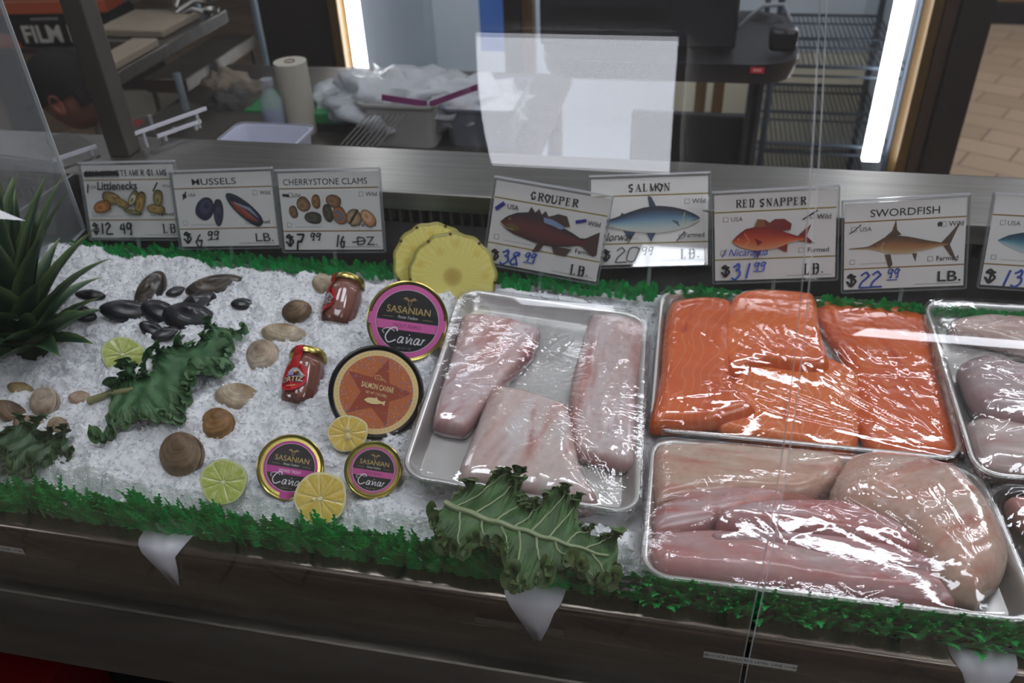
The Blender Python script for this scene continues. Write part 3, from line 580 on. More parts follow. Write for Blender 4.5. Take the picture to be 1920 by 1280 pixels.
# ============================================================ the person: bends left over the table, black cap, ear to the camera
def person():
    skin=pmat('skin','8f6454',rough=.55,sss=.15,var=.15,vscale=30); cloth=pmat('shirt_grey','6a6659',rough=.85,var=.35,vscale=12); capm=pmat('cap_black','0e0f11',rough=.8); trou=pmat('trousers','202226',rough=.8)
    H=Vector((-1.70,1.72,-.235)); r=empty('person',(-1.25,1.85,-.9)); tag(r,'person in black cap and grey shirt crouching behind the counter, ear turned to us','person')
    ro=-Vector(r.location)
    def skinned(name,verts,edges,rad,mat,root=0,sub=2):
        me=bpy.data.meshes.new(name); me.from_pydata([Vector(v)+ro for v in verts],edges,[]); me.materials.append(mat)
        o=bpy.data.objects.new(name,me); link(o,r); sm=o.modifiers.new('skin','SKIN'); sm.use_smooth_shade=True
        for i,q in enumerate(me.skin_vertices[0].data): q.radius=(rad[i],rad[i]) if not hasattr(rad[i],'__len__') else rad[i]; q.use_root=(i==root)
        o.modifiers.new('sub','SUBSURF').levels=sub; o.modifiers['sub'].render_levels=sub; return o
    V=[(-1.42,2.08,-.56),(-1.46,2.0,-.49),(-1.52,1.9,-.42),(-1.58,1.81,-.37),(-1.64,1.765,-.31),(-1.68,1.735,-.27),
       (-1.52,1.68,-.40),(-1.6,1.58,-.56),(-1.8,1.55,-.62),(-1.86,1.53,-.63),
       (-1.68,1.95,-.40),(-1.8,1.94,-.52),(-1.95,1.8,-.62),(-2.0,1.76,-.63),
       (-1.5,2.0,-.6),(-1.78,1.84,-.52),(-1.66,1.9,-.84),(-1.76,1.84,-.88),
       (-1.38,2.2,-.6),(-1.66,2.14,-.52),(-1.54,2.16,-.84),(-1.64,2.12,-.88)]
    E=[(0,1),(1,2),(2,3),(3,4),(4,5),(3,6),(6,7),(7,8),(8,9),(3,10),(10,11),(11,12),(12,13),(0,14),(14,15),(15,16),(16,17),(0,18),(18,19),(19,20),(20,21)]
    R_=[.08,.075,.08,.07,.055,.05,.06,.045,.035,.03,.06,.045,.035,.03,.085,.06,.045,.04,.085,.06,.045,.04]
    skinned('body',V,E,R_,skin)
    Vs=[V[i] for i in (0,1,2,3,6,7,10,11,4)]; skinned('shirt',Vs,[(0,1),(1,2),(2,3),(3,4),(4,5),(3,6),(6,7),(3,8)],[.138,.13,.14,.115,.08,.065,.08,.065,.066],cloth)
    Vt=[V[i] for i in (0,14,15,16,18,19,20)]; skinned('trousers',Vt,[(0,1),(1,2),(2,3),(0,4),(4,5),(5,6)],[.14,.1,.078,.06,.1,.078,.06],trou)
    # hands
    for hp in ((-1.86,1.53,-.63),(-2.0,1.76,-.63)):
        hp=Vector(hp); vv=[hp,hp+Vector((-.04,0,-.01)),hp+Vector((-.08,0,-.015))]; ee=[(0,1),(1,2)]; rad=[.026,(.036,.018),(.034,.015)]
        for k,(dy,l) in enumerate(((-.03,.065),(-.01,.078),(.01,.072),(.03,.055))):
            b=len(vv); vv+= [hp+Vector((-.085,dy,-.016)),hp+Vector((-.085-l*.6,dy,-.03)),hp+Vector((-.085-l,dy,-.055))]; ee+=[(2,b),(b,b+1),(b+1,b+2)]; rad+=[.0095,.009,.008]
        b=len(vv); vv+=[hp+Vector((-.05,-.04,-.02)),hp+Vector((-.085,-.06,-.04))]; ee+=[(1,b),(b,b+1)]; rad+=[.011,.009]
        skinned('hand',vv,ee,rad,skin,sub=1)
    # head: face looks to -x and a little down; local frame
    Rh=Euler((0,math.radians(-22),math.radians(6))).to_matrix().to_4x4(); MH=Matrix.Translation(H+ro)@Rh
    bm=bmesh.new(); bmesh.ops.create_uvsphere(bm,u_segments=40,v_segments=28,radius=1)
    for v in bm.verts:
        x,y,z=v.co; X=x*.098; Y=y*.076; Zz=z*.118
        if z<0: Y*=1-.28*min(1,-z); X*=1-.08*(-z)
        if x<0:   # face side is -x
            X-= .022*math.exp(-((z+.12)/.13)**2-(y/.16)**2)   # nose
            X-= .010*math.exp(-((z+.82)/.2)**2-(y/.4)**2)     # chin
            X-= .007*math.exp(-((z+.48)/.07)**2-(y/.3)**2)    # lips
            X+= .010*math.exp(-((z-.08)/.11)**2-((abs(y)-.38)/.16)**2) # eye sockets
            X-= .005*math.exp(-((z-.24)/.07)**2-(y/.6)**2)    # brow
        v.co=(X,Y,Zz)
    me=bpy.data.meshes.new('head'); bm.to_mesh(me); bm.free(); me.materials.append(skin); me.polygons.foreach_set('use_smooth',[True]*len(me.polygons))
    hd=bpy.data.objects.new('head',me); link(hd,r); hd.matrix_local=MH
    for s in (-1,1):
        G=[]
        for i in range(13):
            a=2*math.pi*i/12; row=[]
            for k,(rr_,dz) in enumerate(((0,.006),(.35,.004),(.6,.010),(.85,.017),(1.,.012),(.9,.002))):
                row.append((.022*math.cos(a)*rr_*(1 if math.sin(a)>0 else .75),s*(.071+dz),.036*math.sin(a)*rr_-.012))
            G.append(row)
        MB().grid(G).build('ear',pmat('ear_skin','9c5c4a',rough=.5,sss=.15),hd,angle=180)
        MB().lathe([(0,0),(.012,0)],12,Matrix.Translation((-.088,s*.03,.009))@Matrix.Rotation(math.radians(-90),4,'Y'),cap=False).build('eye',pmat('eye_dark','1c1512',rough=.2),hd)
    G=[]
    for i in range(15):
        t=i/14; ph=math.pi/2*t; row=[]
        for k in range(32):
            a=2*math.pi*k/32; row.append((.108*math.cos(a)*math.sin(ph)-.002,.086*math.sin(a)*math.sin(ph),.022+.112*math.cos(ph)**.8 if ph<1.57 else .022))
        G.append(row)
    G.append([(x*1.0,y*1.0,z-.025) for x,y,z in G[-1]])
    MB().grid(G,close=True).build('cap',capm,hd,angle=180)
    G=[[(-.095-.07*v*math.cos(u),.075*math.sin(u)*(1-.1*v),.015-.02*v*math.cos(u)) for u in np.linspace(-1.2,1.2,13)] for v in (0,.5,1.)]
    o=MB().grid(G).build('cap_visor',capm,hd,angle=180); o.modifiers.new('s','SOLIDIFY').thickness=.004
    MB().grid([[(.06+.03*math.cos(a)*q,.062*math.sin(a)*1.15,-.0-.05*v) for a in np.linspace(-1.6,1.6,15)] for q,v in ((1,0),(1.05,.5),(.9,1))]).build('hair',pmat('hair','17120f',rough=.7),hd,angle=180)
person()
q=atY(262,238,1.35); o=MB().box(-.035,.035,-.02,.02,-.012,.012).build('red_pack',pmat('red_pack','a3121c',rough=.4),bevel=.003,loc=q); tag(o,'small bright red pack right of the post beyond the acrylic shelf','pack')
# camera
cd=bpy.data.cameras.new('camera'); cam=bpy.data.objects.new('camera',cd); link(cam); cam.location=CAM_LOC; cam.rotation_euler=CAM_EUL
cd.sensor_width=36; cd.lens=F/1920*36; cd.clip_start=.02; cd.clip_end=60
cd.dof.use_dof=True; cd.dof.focus_distance=.86; cd.dof.aperture_fstop=6.6
scene.camera=cam
w=bpy.data.worlds.new('world'); scene.world=w; w.use_nodes=True; w.node_tree.nodes['Background'].inputs[0].default_value=(.56,.55,.53,1); w.node_tree.nodes['Background'].inputs[1].default_value=.25
scene.view_settings.view_transform='Standard'; scene.view_settings.look='None'; scene.view_settings.gamma=1; scene.view_settings.exposure=.54
scene.view_settings.use_curve_mapping=False
scene.cycles.transparent_max_bounces=20; scene.cycles.max_bounces=6; scene.cycles.diffuse_bounces=2; scene.cycles.glossy_bounces=3
scene.cycles.use_denoising=True; scene.cycles.use_adaptive_sampling=True; scene.cycles.adaptive_threshold=.06; scene.cycles.adaptive_min_samples=24; scene.cycles.sample_clamp_indirect=6; scene.cycles.caustics_reflective=False; scene.cycles.caustics_refractive=False
# ============================================================ ice
G_C=Vector((.04162,.20903,.01078)); G_R=Euler([math.radians(a) for a in (2.84545,6.88216,3.40539)]).to_matrix()
S_C=Vector((.3316,.30908,-.00078)); S_R=Euler([math.radians(a) for a in (9.14783,.43296,.98099)]).to_matrix()
def frame(o,px,py):  # px = point along +x, py = point along -y side
    x=(px-o).normalized(); y=(o-py); y=(y-x*y.dot(x)).normalized(); z=x.cross(y); m=Matrix((x,y,z)).transposed(); return m
# front tray from its corners
BL=atZ(1200,1078,-.004); BRd=(atZ(1920,1165,-.004)-BL).normalized(); TL=atZ(1221,820,-.020)
F_W,F_D=.335,(TL-BL).length
F_R=frame(TL,TL+BRd,BL); F_C=BL+F_R@Vector((F_W/2,F_D/2,0))
# right tray
jtl,jbl=bed(1762,562,.0),bed(1828,890,.0); jd=(bed(1925,898,.0)-jbl).normalized(); J_W,J_D=.33,(jtl-jbl).length
J_R=frame(jtl,jtl+jd,jbl); J_C=jbl+J_R@Vector((J_W/2,J_D/2,0))
ktl,kbl=bed(1851,908,-.004),bed(1945,1105,-.006); kd=(bed(1925,914,-.004)-ktl).normalized(); K_W,K_D=.30,.16
K_R=frame(ktl,ktl+kd,kbl); K_C=ktl+K_R@Vector((K_W/2,-K_D/2,0))
TR={'G':(G_C,G_R,.241,.330),'S':(S_C,S_R,.330,.241),'F':(F_C,F_R,F_W,F_D),'J':(J_C,J_R,J_W,J_D),'K':(K_C,K_R,K_W,K_D)}
print('F',F_C,F_D,'J',J_C,J_D,'K',K_C)
def ice_h(x,y):
    p=Vector((x*1.0,y,0))
    h=.011*noise.fractal(p*14,1,2,3)+.0065*noise.fractal(p*45+Vector((3,1,0)),.8,2.1,4)
    return h
def ice_mesh():
    nx,ny=620,230; x0,x1,y0,y1=-.714,.80,-.020,.436
    X=np.linspace(x0,x1,nx); Yv=np.linspace(y0,y1,ny); V=np.zeros((nx,ny,3)); keep=np.ones((nx,ny),bool)
    inv=[(c,r.transposed(),w,d) for c,r,w,d in TR.values()]
    for i,x in enumerate(X):
        fe=-.004+.009*noise.noise(Vector((x*18,0,5)))+.005*noise.noise(Vector((x*60,0,9)))
        be=.402+.010*noise.noise(Vector((x*15,2,5)))+.006*noise.noise(Vector((x*50,2,9)))
        for j,y in enumerate(Yv):
            p=Vector((x,y,0)); h=.004+ice_h(x,y)
            c=noise.voronoi(Vector((x*210,y*210,0)))[0][0]; c2=noise.noise(Vector((x*420,y*420,1)))
            h+=.0019*(c-.4)+.0009*c2
            e=min(1,max(0,(y-fe)/.022)); e2=min(1,max(0,(be-y)/.02)); h=-.028+(h+.028)*(e**.6)*(e2**.6)
            if x<-.55: h+=.012*min(1,(-.55-x)/.08)
            if y>.33: h+= .004*math.sin((y-.33)*20)
            z=bedz(y)+h
            for cc,rt,w,d in inv:
                dx=x-cc.x; dy=y-cc.y
                if abs(dx)>.24 or abs(dy)>.24: continue
                q=rt@Vector((dx,dy,z-cc.z)); ex=max(abs(q.x)-w/2,abs(q.y)-d/2)
                if ex<.03:
                    zp=cc.z+ (-(rt[2][0])*dx-(rt[2][1])*dy)/rt[2][2]
                    lim=zp-.026 if ex<-.004 else zp-.026+.020*min(1,(ex+.004)/.022)
                    z=min(z,lim)
            V[i,j]=(x,y,z)
    idx=np.arange(nx*ny).reshape(nx,ny); Fq=np.stack([idx[:-1,:-1],idx[1:,:-1],idx[1:,1:],idx[:-1,1:]],-1).reshape(-1,4)
    o=npmesh('ice_bed',V.reshape(-1,3),Fq,M['ice'],smooth=False); tag(o,'bed of crushed white ice filling the display case','ice',kind='stuff')
    return X,Yv,V[:,:,2]
IX,IY,IZ=ice_mesh()
def icez(x,y):
    i=min(max(int(round((x-IX[0])/(IX[1]-IX[0]))),0),len(IX)-1); j=min(max(int(round((y-IY[0])/(IY[1]-IY[0]))),0),len(IY)-1); return float(IZ[i,j])
def on_ice(px,py):
    h=.0
    for _ in range(6):
        p=bed(px,py,h); h=icez(p.x,p.y)-bedz(p.y)
    return p
def chips(name,n,pts,smin,smax,label):
    O=np.array([(1,0,0),(-1,0,0),(0,1,0),(0,-1,0),(0,0,1),(0,0,-1)],float); T=np.array([(0,2,4),(2,1,4),(1,3,4),(3,0,4),(2,0,5),(1,2,5),(3,1,5),(0,3,5)])
    VV=[];FF=[]
    for i in range(n):
        p=pts(i)
        if p is None: continue
        a=rng.normal(size=(3,3)); Q,_=np.linalg.qr(a); s=rng.uniform(smin,smax)*rng.uniform(.4,1,3)
        v=((O+rng.normal(size=(6,3))*.22)*s)@Q+np.array(p); FF.append(T+len(VV)*6); VV.append(v)
    o=npmesh(name,np.concatenate(VV),np.concatenate(FF),M['chip'],smooth=False); tag(o,label,'ice',kind='stuff'); return o
def cp(i):
    x=rng.uniform(-.71,.52); y=rng.uniform(-.004,.415)
    for cc,r,w,d in TR.values():
        q=r.transposed()@(Vector((x,y,cc.z))-cc)
        if abs(q.x)<w/2+.006 and abs(q.y)<d/2+.006: return None
    return (x,y,icez(x,y)+.0006)
chips('ice_chips',12000,cp,.0012,.0034,'loose glassy ice chips scattered over the crushed ice')
def cp2(i):
    x=rng.uniform(-.71,.2); y=rng.uniform(-.026,.004); return (x,y,max(icez(x,max(y,-.0)),bedz(y)-.012)+rng.uniform(-.002,.006))
chips('ice_crumbs',1400,cp2,.0016,.005,'wet melting ice crumbs spilling over the front green grass strip')
# ============================================================ plastic grass
def grass(name,x0,x1,rows,n,hmin,hmax,zf,label,lean):
    mb=MB()
    for k in range(n):
        x=x0+(x1-x0)*(k+random.random())/n; y=random.choice(rows)+random.uniform(-.002,.002); h=random.uniform(hmin,hmax)*(1+.25*noise.noise(Vector((x*25,0,0))))
        a=random.uniform(-.45,.45); w=random.uniform(.0026,.0042); ln=lean(x)+random.uniform(-.25,.25); sd=random.uniform(-.28,.28); cu=random.uniform(0,.8)
        dirx,diry=math.cos(a),math.sin(a); T=7; L=[];R_=[];C_=[]
        for i in range(2*T+1):
            t=i/(2*T); px=x+sd*h*t*t; py=y-h*(ln*t+cu*.4*t*t); pz=zf(y)+h*t*(1-.15*cu*t); ww=w*(.35+.9*math.sin(math.pi*min(1,t*1.02+.08))**.7)*(1.5 if i%2 else .5)
            if i==2*T: ww=.0003
            L.append((px-dirx*ww,py-diry*ww,pz+(.0012 if i%2 else 0))); R_.append((px+dirx*ww,py+diry*ww,pz+(.0012 if i%2 else 0))); C_.append((px,py-.0006,pz))
        m=len(L); mb.add(L+C_+R_,[(i,i+1,m+i+1,m+i) for i in range(m-1)]+[(m+i,m+i+1,2*m+i+1,2*m+i) for i in range(m-1)])
    o=mb.build(name,M['grass'],smooth=False); tag(o,label,'artificial grass',kind='stuff'); return o
grass('grass_strip',-.72,.6,(-.033,-.026,-.019,-.012),1500,.026,.038,lambda y:-.033,'bright green plastic grass strip along the front steel rail',lambda x:.05 if x<.15 else .4)
grass('grass_strip',-.70,.16,(.405,.414,.422),480,.014,.024,lambda y:bedz(y)-.012,'green plastic grass strip at the back left below the price signs',lambda x:.1)
grass('grass_strip',.17,.75,(.418,.426),260,.010,.018,lambda y:bedz(y)-.012,'low green plastic grass strip at the back right behind the salmon tray',lambda x:.1)
# ============================================================ sheet trays, fish, film
def rring(w,d,c,z,k=6):
    L=[]
    for sx,sy,t0 in ((1,1,0),(-1,1,90),(-1,-1,180),(1,-1,270)):
        for q in range(k+1):
            t=math.radians(t0+q*90/k); L.append((sx*(w-c)+c*math.cos(t),sy*(d-c)+c*math.sin(t),z))
    return L
def tray(key,label,mat=None):
    c,r,w,d=TR[key]; w/=2; d/=2; t=.0045; cr=.026
    R_=[rring(w-.014,d-.014,cr-.010,-.0215),rring(w-.013,d-.013,cr-.009,-.0225),rring(w-.006,d-.006,cr-.004,-.004)]
    R_+= [rring(w-.001,d-.001,cr-.001,-.0035),rring(w,d,cr,-.0015),rring(w-.0012,d-.0012,cr-.001,.0006),rring(w-.0035,d-.0035,cr-.003,.0008),rring(w-.0055,d-.0055,cr-.004,-.0008)]
    inner=[rring(w-.0075,d-.0075,cr-.006,-.004),rring(w-.0135,d-.0135,cr-.010,-.0175),rring(w-.0165,d-.0165,cr-.013,-.0198)]
    mb=MB().grid(R_+inner,close=True); n=len(R_[0]); tot=len(R_+inner)
    mb.f+=[tuple(range((tot-1)*n,tot*n)),tuple(range(n))[::-1]]; mb.m+=[0,0]
    o=mb.build('sheet_tray',mat or M['alu'],angle=50,loc=c,rot=r); tag(o,label,'tray','sheet trays'); return o
trays={}
trays['G']=tray('G','aluminium sheet tray holding three pale pink fillets, left of the salmon tray')
trays['S']=tray('S','aluminium sheet tray holding orange salmon sides')
trays['F']=tray('F','aluminium sheet tray in front of the salmon tray, filled with long pink fillets')
trays['J']=tray('J','aluminium sheet tray at the right edge, behind, filled with whitish fillets')
trays['K']=tray('K','aluminium sheet tray with black lining at the lower right edge',pmat('tray_black_liner','2b2c2e',rough=.3,metal=.6))
FISH={k:[] for k in TR}
def topx(key,px,py,z):
    c,r,w,d=TR[key]; n=r@Vector((0,0,1)); return r.transposed()@(onplane(px,py,c+n*z,n)-c)
def densify(P,step):
    out=[]; n=len(P)
    Q=[]
    for i in range(n):
        a,b,c_,d=P[i-1],P[i],P[(i+1)%n],P[(i+2)%n]; m=max(2,int(math.hypot(c_[0]-b[0],c_[1]-b[1])/step))
        for j in range(m):
            t=j/m; Q.append(tuple((.5*((2*b[q])+(-a[q]+c_[q])*t+(2*a[q]-5*b[q]+4*c_[q]-d[q])*t*t+(-a[q]+3*b[q]-3*c_[q]+d[q])*t**3))*.55+(b[q]*(1-t)+c_[q]*t)*.45 for q in (0,1)))
    return np.array(Q)
def dist_inside(P,XY):
    n=len(P); inside=np.zeros(len(XY),bool); D=np.full(len(XY),1e9); NP=np.zeros_like(XY)
    for i in range(n):
        a=P[i]; b=P[(i+1)%n]; cond=((a[1]>XY[:,1])!=(b[1]>XY[:,1])); 
        with np.errstate(divide='ignore',invalid='ignore'): xi=(b[0]-a[0])*(XY[:,1]-a[1])/(b[1]-a[1])+a[0]
        inside^=cond&(XY[:,0]<xi)
        e=b-a; l=e@e+1e-12; t=np.clip(((XY-a)@e)/l,0,1); pr=a+t[:,None]*e; dd=np.hypot(*(XY-pr).T); m=dd<D; D=np.where(m,dd,D); NP[m]=pr[m]
    return inside,D,NP
def slab(key,name,pix,base,h,rad,mat,label,colf,cat='fish fillet',grp=None,zt=None,bump=None,res=.0022,edgef=.3,group=None):
    """one fillet lying in a tray; pix = its outline in the photograph, base and h in metres above the tray rim plane"""
    zt=base+h*(edgef+.35) if zt is None else zt
    P=np.array([tuple(topx(key,a,b,zt)[:2]) for a,b in pix]); P=densify(P,.004)
    c=P.mean(0); lo,hi=P.min(0)-res,P.max(0)+res
    nx=int((hi[0]-lo[0])/res)+2; ny=int((hi[1]-lo[1])/res)+2
    xs=lo[0]+np.arange(nx)*res; ys=lo[1]+np.arange(ny)*res; XX,YY=np.meshgrid(xs,ys,indexing='ij'); XY=np.stack([XX.ravel(),YY.ravel()],1)
    cc=np.stack([(XX[:-1,:-1]+res/2).ravel(),(YY[:-1,:-1]+res/2).ravel()],1); ins,_,_=dist_inside(P,cc); ins=ins.reshape(nx-1,ny-1)
    cnt=np.zeros((nx,ny),int); cnt[:-1,:-1]+=ins; cnt[1:,:-1]+=ins; cnt[:-1,1:]+=ins; cnt[1:,1:]+=ins
    use=cnt>0; bd=(cnt>0)&(cnt<4)
    _,D,NP=dist_inside(P,XY); D=D.reshape(nx,ny); D[bd]=0
    XY2=XY.copy(); fb=bd.ravel(); XY2[fb]=NP[fb]
    t=np.clip(D/rad,0,1); prof=edgef+(1-edgef)*np.sqrt(np.clip(1-(1-t)**2,0,1))
    Zt=base+h*prof
    if bump is not None: Zt=Zt+bump(XX-c[0],YY-c[1])*t
    ids=-np.ones((nx,ny),int); ids[use]=np.arange(use.sum()); u=use.ravel()
    V=np.column_stack([XY2[u]-c,Zt.ravel()[u]]); n=len(V); Vb=np.column_stack([XY2[u]-c,np.full(n,base)])
    q=np.argwhere(ins); F1=np.stack([ids[q[:,0],q[:,1]],ids[q[:,0]+1,q[:,1]],ids[q[:,0]+1,q[:,1]+1],ids[q[:,0],q[:,1]+1]],1)
    E={}
    for f in F1:
        for a,b in ((f[0],f[1]),(f[1],f[2]),(f[2],f[3]),(f[3],f[0])):
            E[(a,b)]=1
    sk=[(b,a,a+n,b+n) for (a,b) in E if (b,a) not in E]
    Fq=np.concatenate([F1,np.array(sk)[:, :],(F1+n)[:,::-1]])
    col=np.array([colf(x,y,tt) for (x,y),tt in zip(V[:,:2],t.ravel()[u])]); col=np.concatenate([col,col])
    C_,R_,_,_=TR[key]; loc=C_+R_@Vector((c[0],c[1],0))
    o=npmesh(name,np.concatenate([V,Vb]),Fq,mat,col=col,loc=loc,rot=R_); tag(o,label,cat,group)
    FISH[key].append((XX,YY,np.where(use,Zt,-1),res,lo)); return o
def mix(a,b,t):
    t=min(1,max(0,t)); return tuple(a[i]*(1-t)+b[i]*t for i in range(4))
def nz(x,y,s,seed=0,o=3): return noise.fractal(Vector((x*s,y*s,seed*3.7)),1,2,o)
def white_fish(seed,base='c2a7a4',pink='b06d69',pale='cfc4c2',ang=0.,red=None,edge=None,amt=1.):
    A,Bc,Cc=lin(base),lin(pink),lin(pale); Rd=lin('a8403c'); Ed=lin(edge) if edge else None
    def f(x,y,t):
        u=x*math.cos(ang)+y*math.sin(ang); v=-x*math.sin(ang)+y*math.cos(ang)
        c=mix(A,Cc,.5+.9*nz(u*.5,v*1.6,22,seed)); c=mix(c,Bc,amt*(nz(u*.4,v*2,30,seed+4)*1.1-.08))
        st=.5+.5*math.sin((v+.006*nz(u,v,25,seed))*900+6*nz(u,v,15,seed)); c=mix(c,Cc,.16*st); c=mix(c,Bc,.35*max(0,noise.noise(Vector((u*150,v*260,seed)))))
        if red:
            for rx,ry,rr_,k in red:
                dd=math.hypot((x-rx)/rr_[0],(y-ry)/rr_[1]); c=mix(c,Rd,k*max(0,1-dd)*(.6+.8*abs(nz(x,y,120,seed))))
        if Ed: c=mix(c,Ed,.8*max(0,1-t*2.2))
        return c
    return f
def bumpf(seed,a=.0015,ang=0.,s=30,k=1.5):
    def f(X,Y):
        u=X*math.cos(ang)+Y*math.sin(ang); v=-X*math.sin(ang)+Y*math.cos(ang)
        out=np.zeros(X.shape)
        for i in range(X.shape[0]):
            for j in range(X.shape[1]): out[i,j]=a*noise.fractal(Vector((u[i,j]*s*.35,v[i,j]*s*k,seed)),1,2,3)
        return out
    return f
# salmon with fat lines
def salmon_mat(name,ang,base='d8632a',deep='c24d1e',line='e79a6b',sc=95,dist=3.5,amt=.75,off=0.):
    m,nt,out=newmat(name); L=nt.links.new; p=N(nt,'ShaderNodeBsdfPrincipled'); tc=N(nt,'ShaderNodeTexCoord'); mp=N(nt,'ShaderNodeMapping'); mp.inputs['Rotation'].default_value=(0,0,ang); mp.inputs['Location'].default_value=(off,off*.7,0)
    L(tc.outputs['Object'],mp.inputs[0]); wv=N(nt,'ShaderNodeTexWave',wave_type='BANDS',bands_direction='X'); wv.inputs['Scale'].default_value=sc/3; wv.inputs['Distortion'].default_value=.4; wn=N(nt,'ShaderNodeTexNoise'); wn.inputs['Scale'].default_value=22; wn.inputs['Detail'].default_value=1.5; L(tc.outputs['Object'],wn.inputs['Vector']); sb_=N(nt,'ShaderNodeVectorMath',operation='MULTIPLY_ADD'); sb_.inputs[1].default_value=(.012*dist,.012*dist,0); L(wn.outputs['Color'],sb_.inputs[0]); L(mp.outputs[0],sb_.inputs[2]); L(sb_.outputs[0],wv.inputs['Vector'])
    r=N(nt,'ShaderNodeValToRGB'); r.color_ramp.elements[0].position=.82; r.color_ramp.elements[0].color=(0,0,0,1); r.color_ramp.elements[1].position=1.; r.color_ramp.elements[1].color=(amt*.6,amt*.6,amt*.6,1); L(wv.outputs['Fac'],r.inputs[0])
    n=N(nt,'ShaderNodeTexNoise'); n.inputs['Scale'].default_value=14; L(tc.outputs['Object'],n.inputs['Vector']); mr=N(nt,'ShaderNodeMapRange'); mr.inputs[1].default_value=.35; mr.inputs[2].default_value=.65; L(n.outputs['Fac'],mr.inputs[0])
    a=N(nt,'ShaderNodeMix',data_type='RGBA'); a.inputs[6].default_value=lin(base); a.inputs[7].default_value=lin(deep); L(mr.outputs[0],a.inputs[0])
    b=N(nt,'ShaderNodeMix',data_type='RGBA'); b.inputs[7].default_value=lin(line); L(a.outputs[2],b.inputs[6]); L(r.outputs[0],b.inputs[0])
    vc=N(nt,'ShaderNodeVertexColor'); vc.layer_name='Col'; d=N(nt,'ShaderNodeMix',data_type='RGBA',blend_type='MULTIPLY'); d.inputs[0].default_value=1; L(b.outputs[2],d.inputs[6]); L(vc.outputs[0],d.inputs[7]); L(d.outputs[2],p.inputs['Base Color'])
    p.inputs['Roughness'].default_value=.3; p.inputs['Subsurface Weight'].default_value=.08; p.inputs['Subsurface Radius'].default_value=(.008,.003,.001); p.inputs['Coat Weight'].default_value=.25
    nb=N(nt,'ShaderNodeTexNoise'); nb.inputs['Scale'].default_value=180; L(tc.outputs['Object'],nb.inputs['Vector']); bp_=N(nt,'ShaderNodeBump'); bp_.inputs['Strength'].default_value=.12; bp_.inputs['Distance'].default_value=.001; L(nb.outputs['Fac'],bp_.inputs['Height']); L(bp_.outputs[0],p.inputs['Normal'])
    L(p.outputs[0],out.inputs[0]); return m
W=(1,1,1,1)
def scol(red=None,dk=None):
    def f(x,y,t):
        c=W
        if red:
            (ax,ay),(bx,by),w_=red; ex,ey=bx-ax,by-ay; l=ex*ex+ey*ey; k=max(0,min(1,((x-ax)*ex+(y-ay)*ey)/l)); d=math.hypot(x-ax-k*ex,y-ay-k*ey)+.003*nz(x,y,80,2)
            c=mix(c,(.72,.38,.35,1),.75*max(0,1-d/w_))
        return c
    return f
fl='salmon sides in the salmon tray'
slab('S','salmon_fillet',[(1528,562),(1620,566),(1735,580),(1762,700),(1803,852),(1720,856),(1640,848),(1606,792),(1585,680),(1545,620)],-.0185,.021,.022,salmon_mat('salmon_d',2.2,'dc6426','cf5520','e8935c',70,5,.6),'deep orange salmon side lying alone along the right side of the salmon tray',scol(((-.02,.08),(.02,-.02),.004)),group=fl,bump=bumpf(1,.0012))
slab('S','salmon_fillet',[(1400,690),(1500,668),(1560,672),(1616,712),(1604,846),(1480,832),(1350,810),(1335,770),(1380,700)],-.0185,.020,.012,salmon_mat('salmon_c',.35,'e4742f','da6828','eaa477',90,6,.85,.3),'orange salmon piece with wavy fat lines at the front centre of the salmon tray',scol(((-.01,.03),(-.012,-.03),.0025)),group=fl,bump=bumpf(2,.001))
slab('S','salmon_fillet',[(1372,560),(1420,546),(1525,554),(1540,620),(1556,690),(1500,694),(1430,684),(1368,700),(1350,640)],-.012,.026,.010,salmon_mat('salmon_b',.9,'e46e2c','da6226','e88f5c',80,4,.8,.7),'orange salmon piece overlapping at the back centre of the salmon tray',scol(),group=fl,bump=bumpf(3,.0012))
slab('S','salmon_fillet',[(1258,566),(1320,556),(1372,566),(1380,640),(1372,700),(1398,740),(1420,772),(1340,794),(1228,800),(1218,780),(1238,700),(1244,620)],-.0105,.024,.016,salmon_mat('salmon_a',.2,'e0682a','d25a22','e79160',75,4,.7,1.1),'thick orange salmon side along the left edge of the salmon tray',scol(((-.005,.10),(-.02,.04),.003)),group=fl,bump=bumpf(4,.0014))
wf=M['vwet']; gl_='pale fillets in the left tray'
slab('G','grouper_fillet',[(1108,590),(1160,588),(1212,612),(1198,735),(1192,868),(1130,862),(1076,842),(1066,768),(1074,700),(1094,632)],-.0185,.022,.02,wf,'tall pale pink fillet on the right side of the left tray',white_fish(1,'d0b4ae','b8726a','d6cccc',1.5,[(0.02,.10,(.02,.03),.4),(.03,-.0,(.012,.1),.35)],'a5686a'),group=gl_,bump=bumpf(5,.0016,1.5))
slab('G','grouper_fillet',[(868,590),(940,592),(1014,616),(1000,660),(960,702),(935,735),(905,770),(872,806),(812,794),(818,750),(838,690),(852,640)],-.0185,.022,.016,wf,'pinkish fillet with dark skin edge at the top left of the left tray',white_fish(2,'d2b0aa','ba6862','d6ccd0',1.0,[(.02,.10,(.01,.03),.6),(.05,.03,(.012,.04),.7)],'8b4a50'),group=gl_,bump=bumpf(6,.0018,1.0))
slab('G','grouper_fillet',[(925,722),(990,730),(1066,758),(1078,812),(1092,872),(1124,932),(1108,946),(1040,936),(950,918),(866,902),(862,868),(886,810),(905,760)],-.0175,.029,.022,wf,'thick pale fillet at the front centre of the left tray',white_fish(3,'d6c0b8','c28a7e','dcd4d2',1.3,[(.0,.04,(.004,.02),.7),(.002,.0,(.005,.03),.8),(-.0,-.05,(.006,.02),.6),(.075,-.07,(.015,.04),.8)],'b3918e'),group=gl_,bump=bumpf(7,.0014,1.3))
fg='long pink fillets in the front tray'
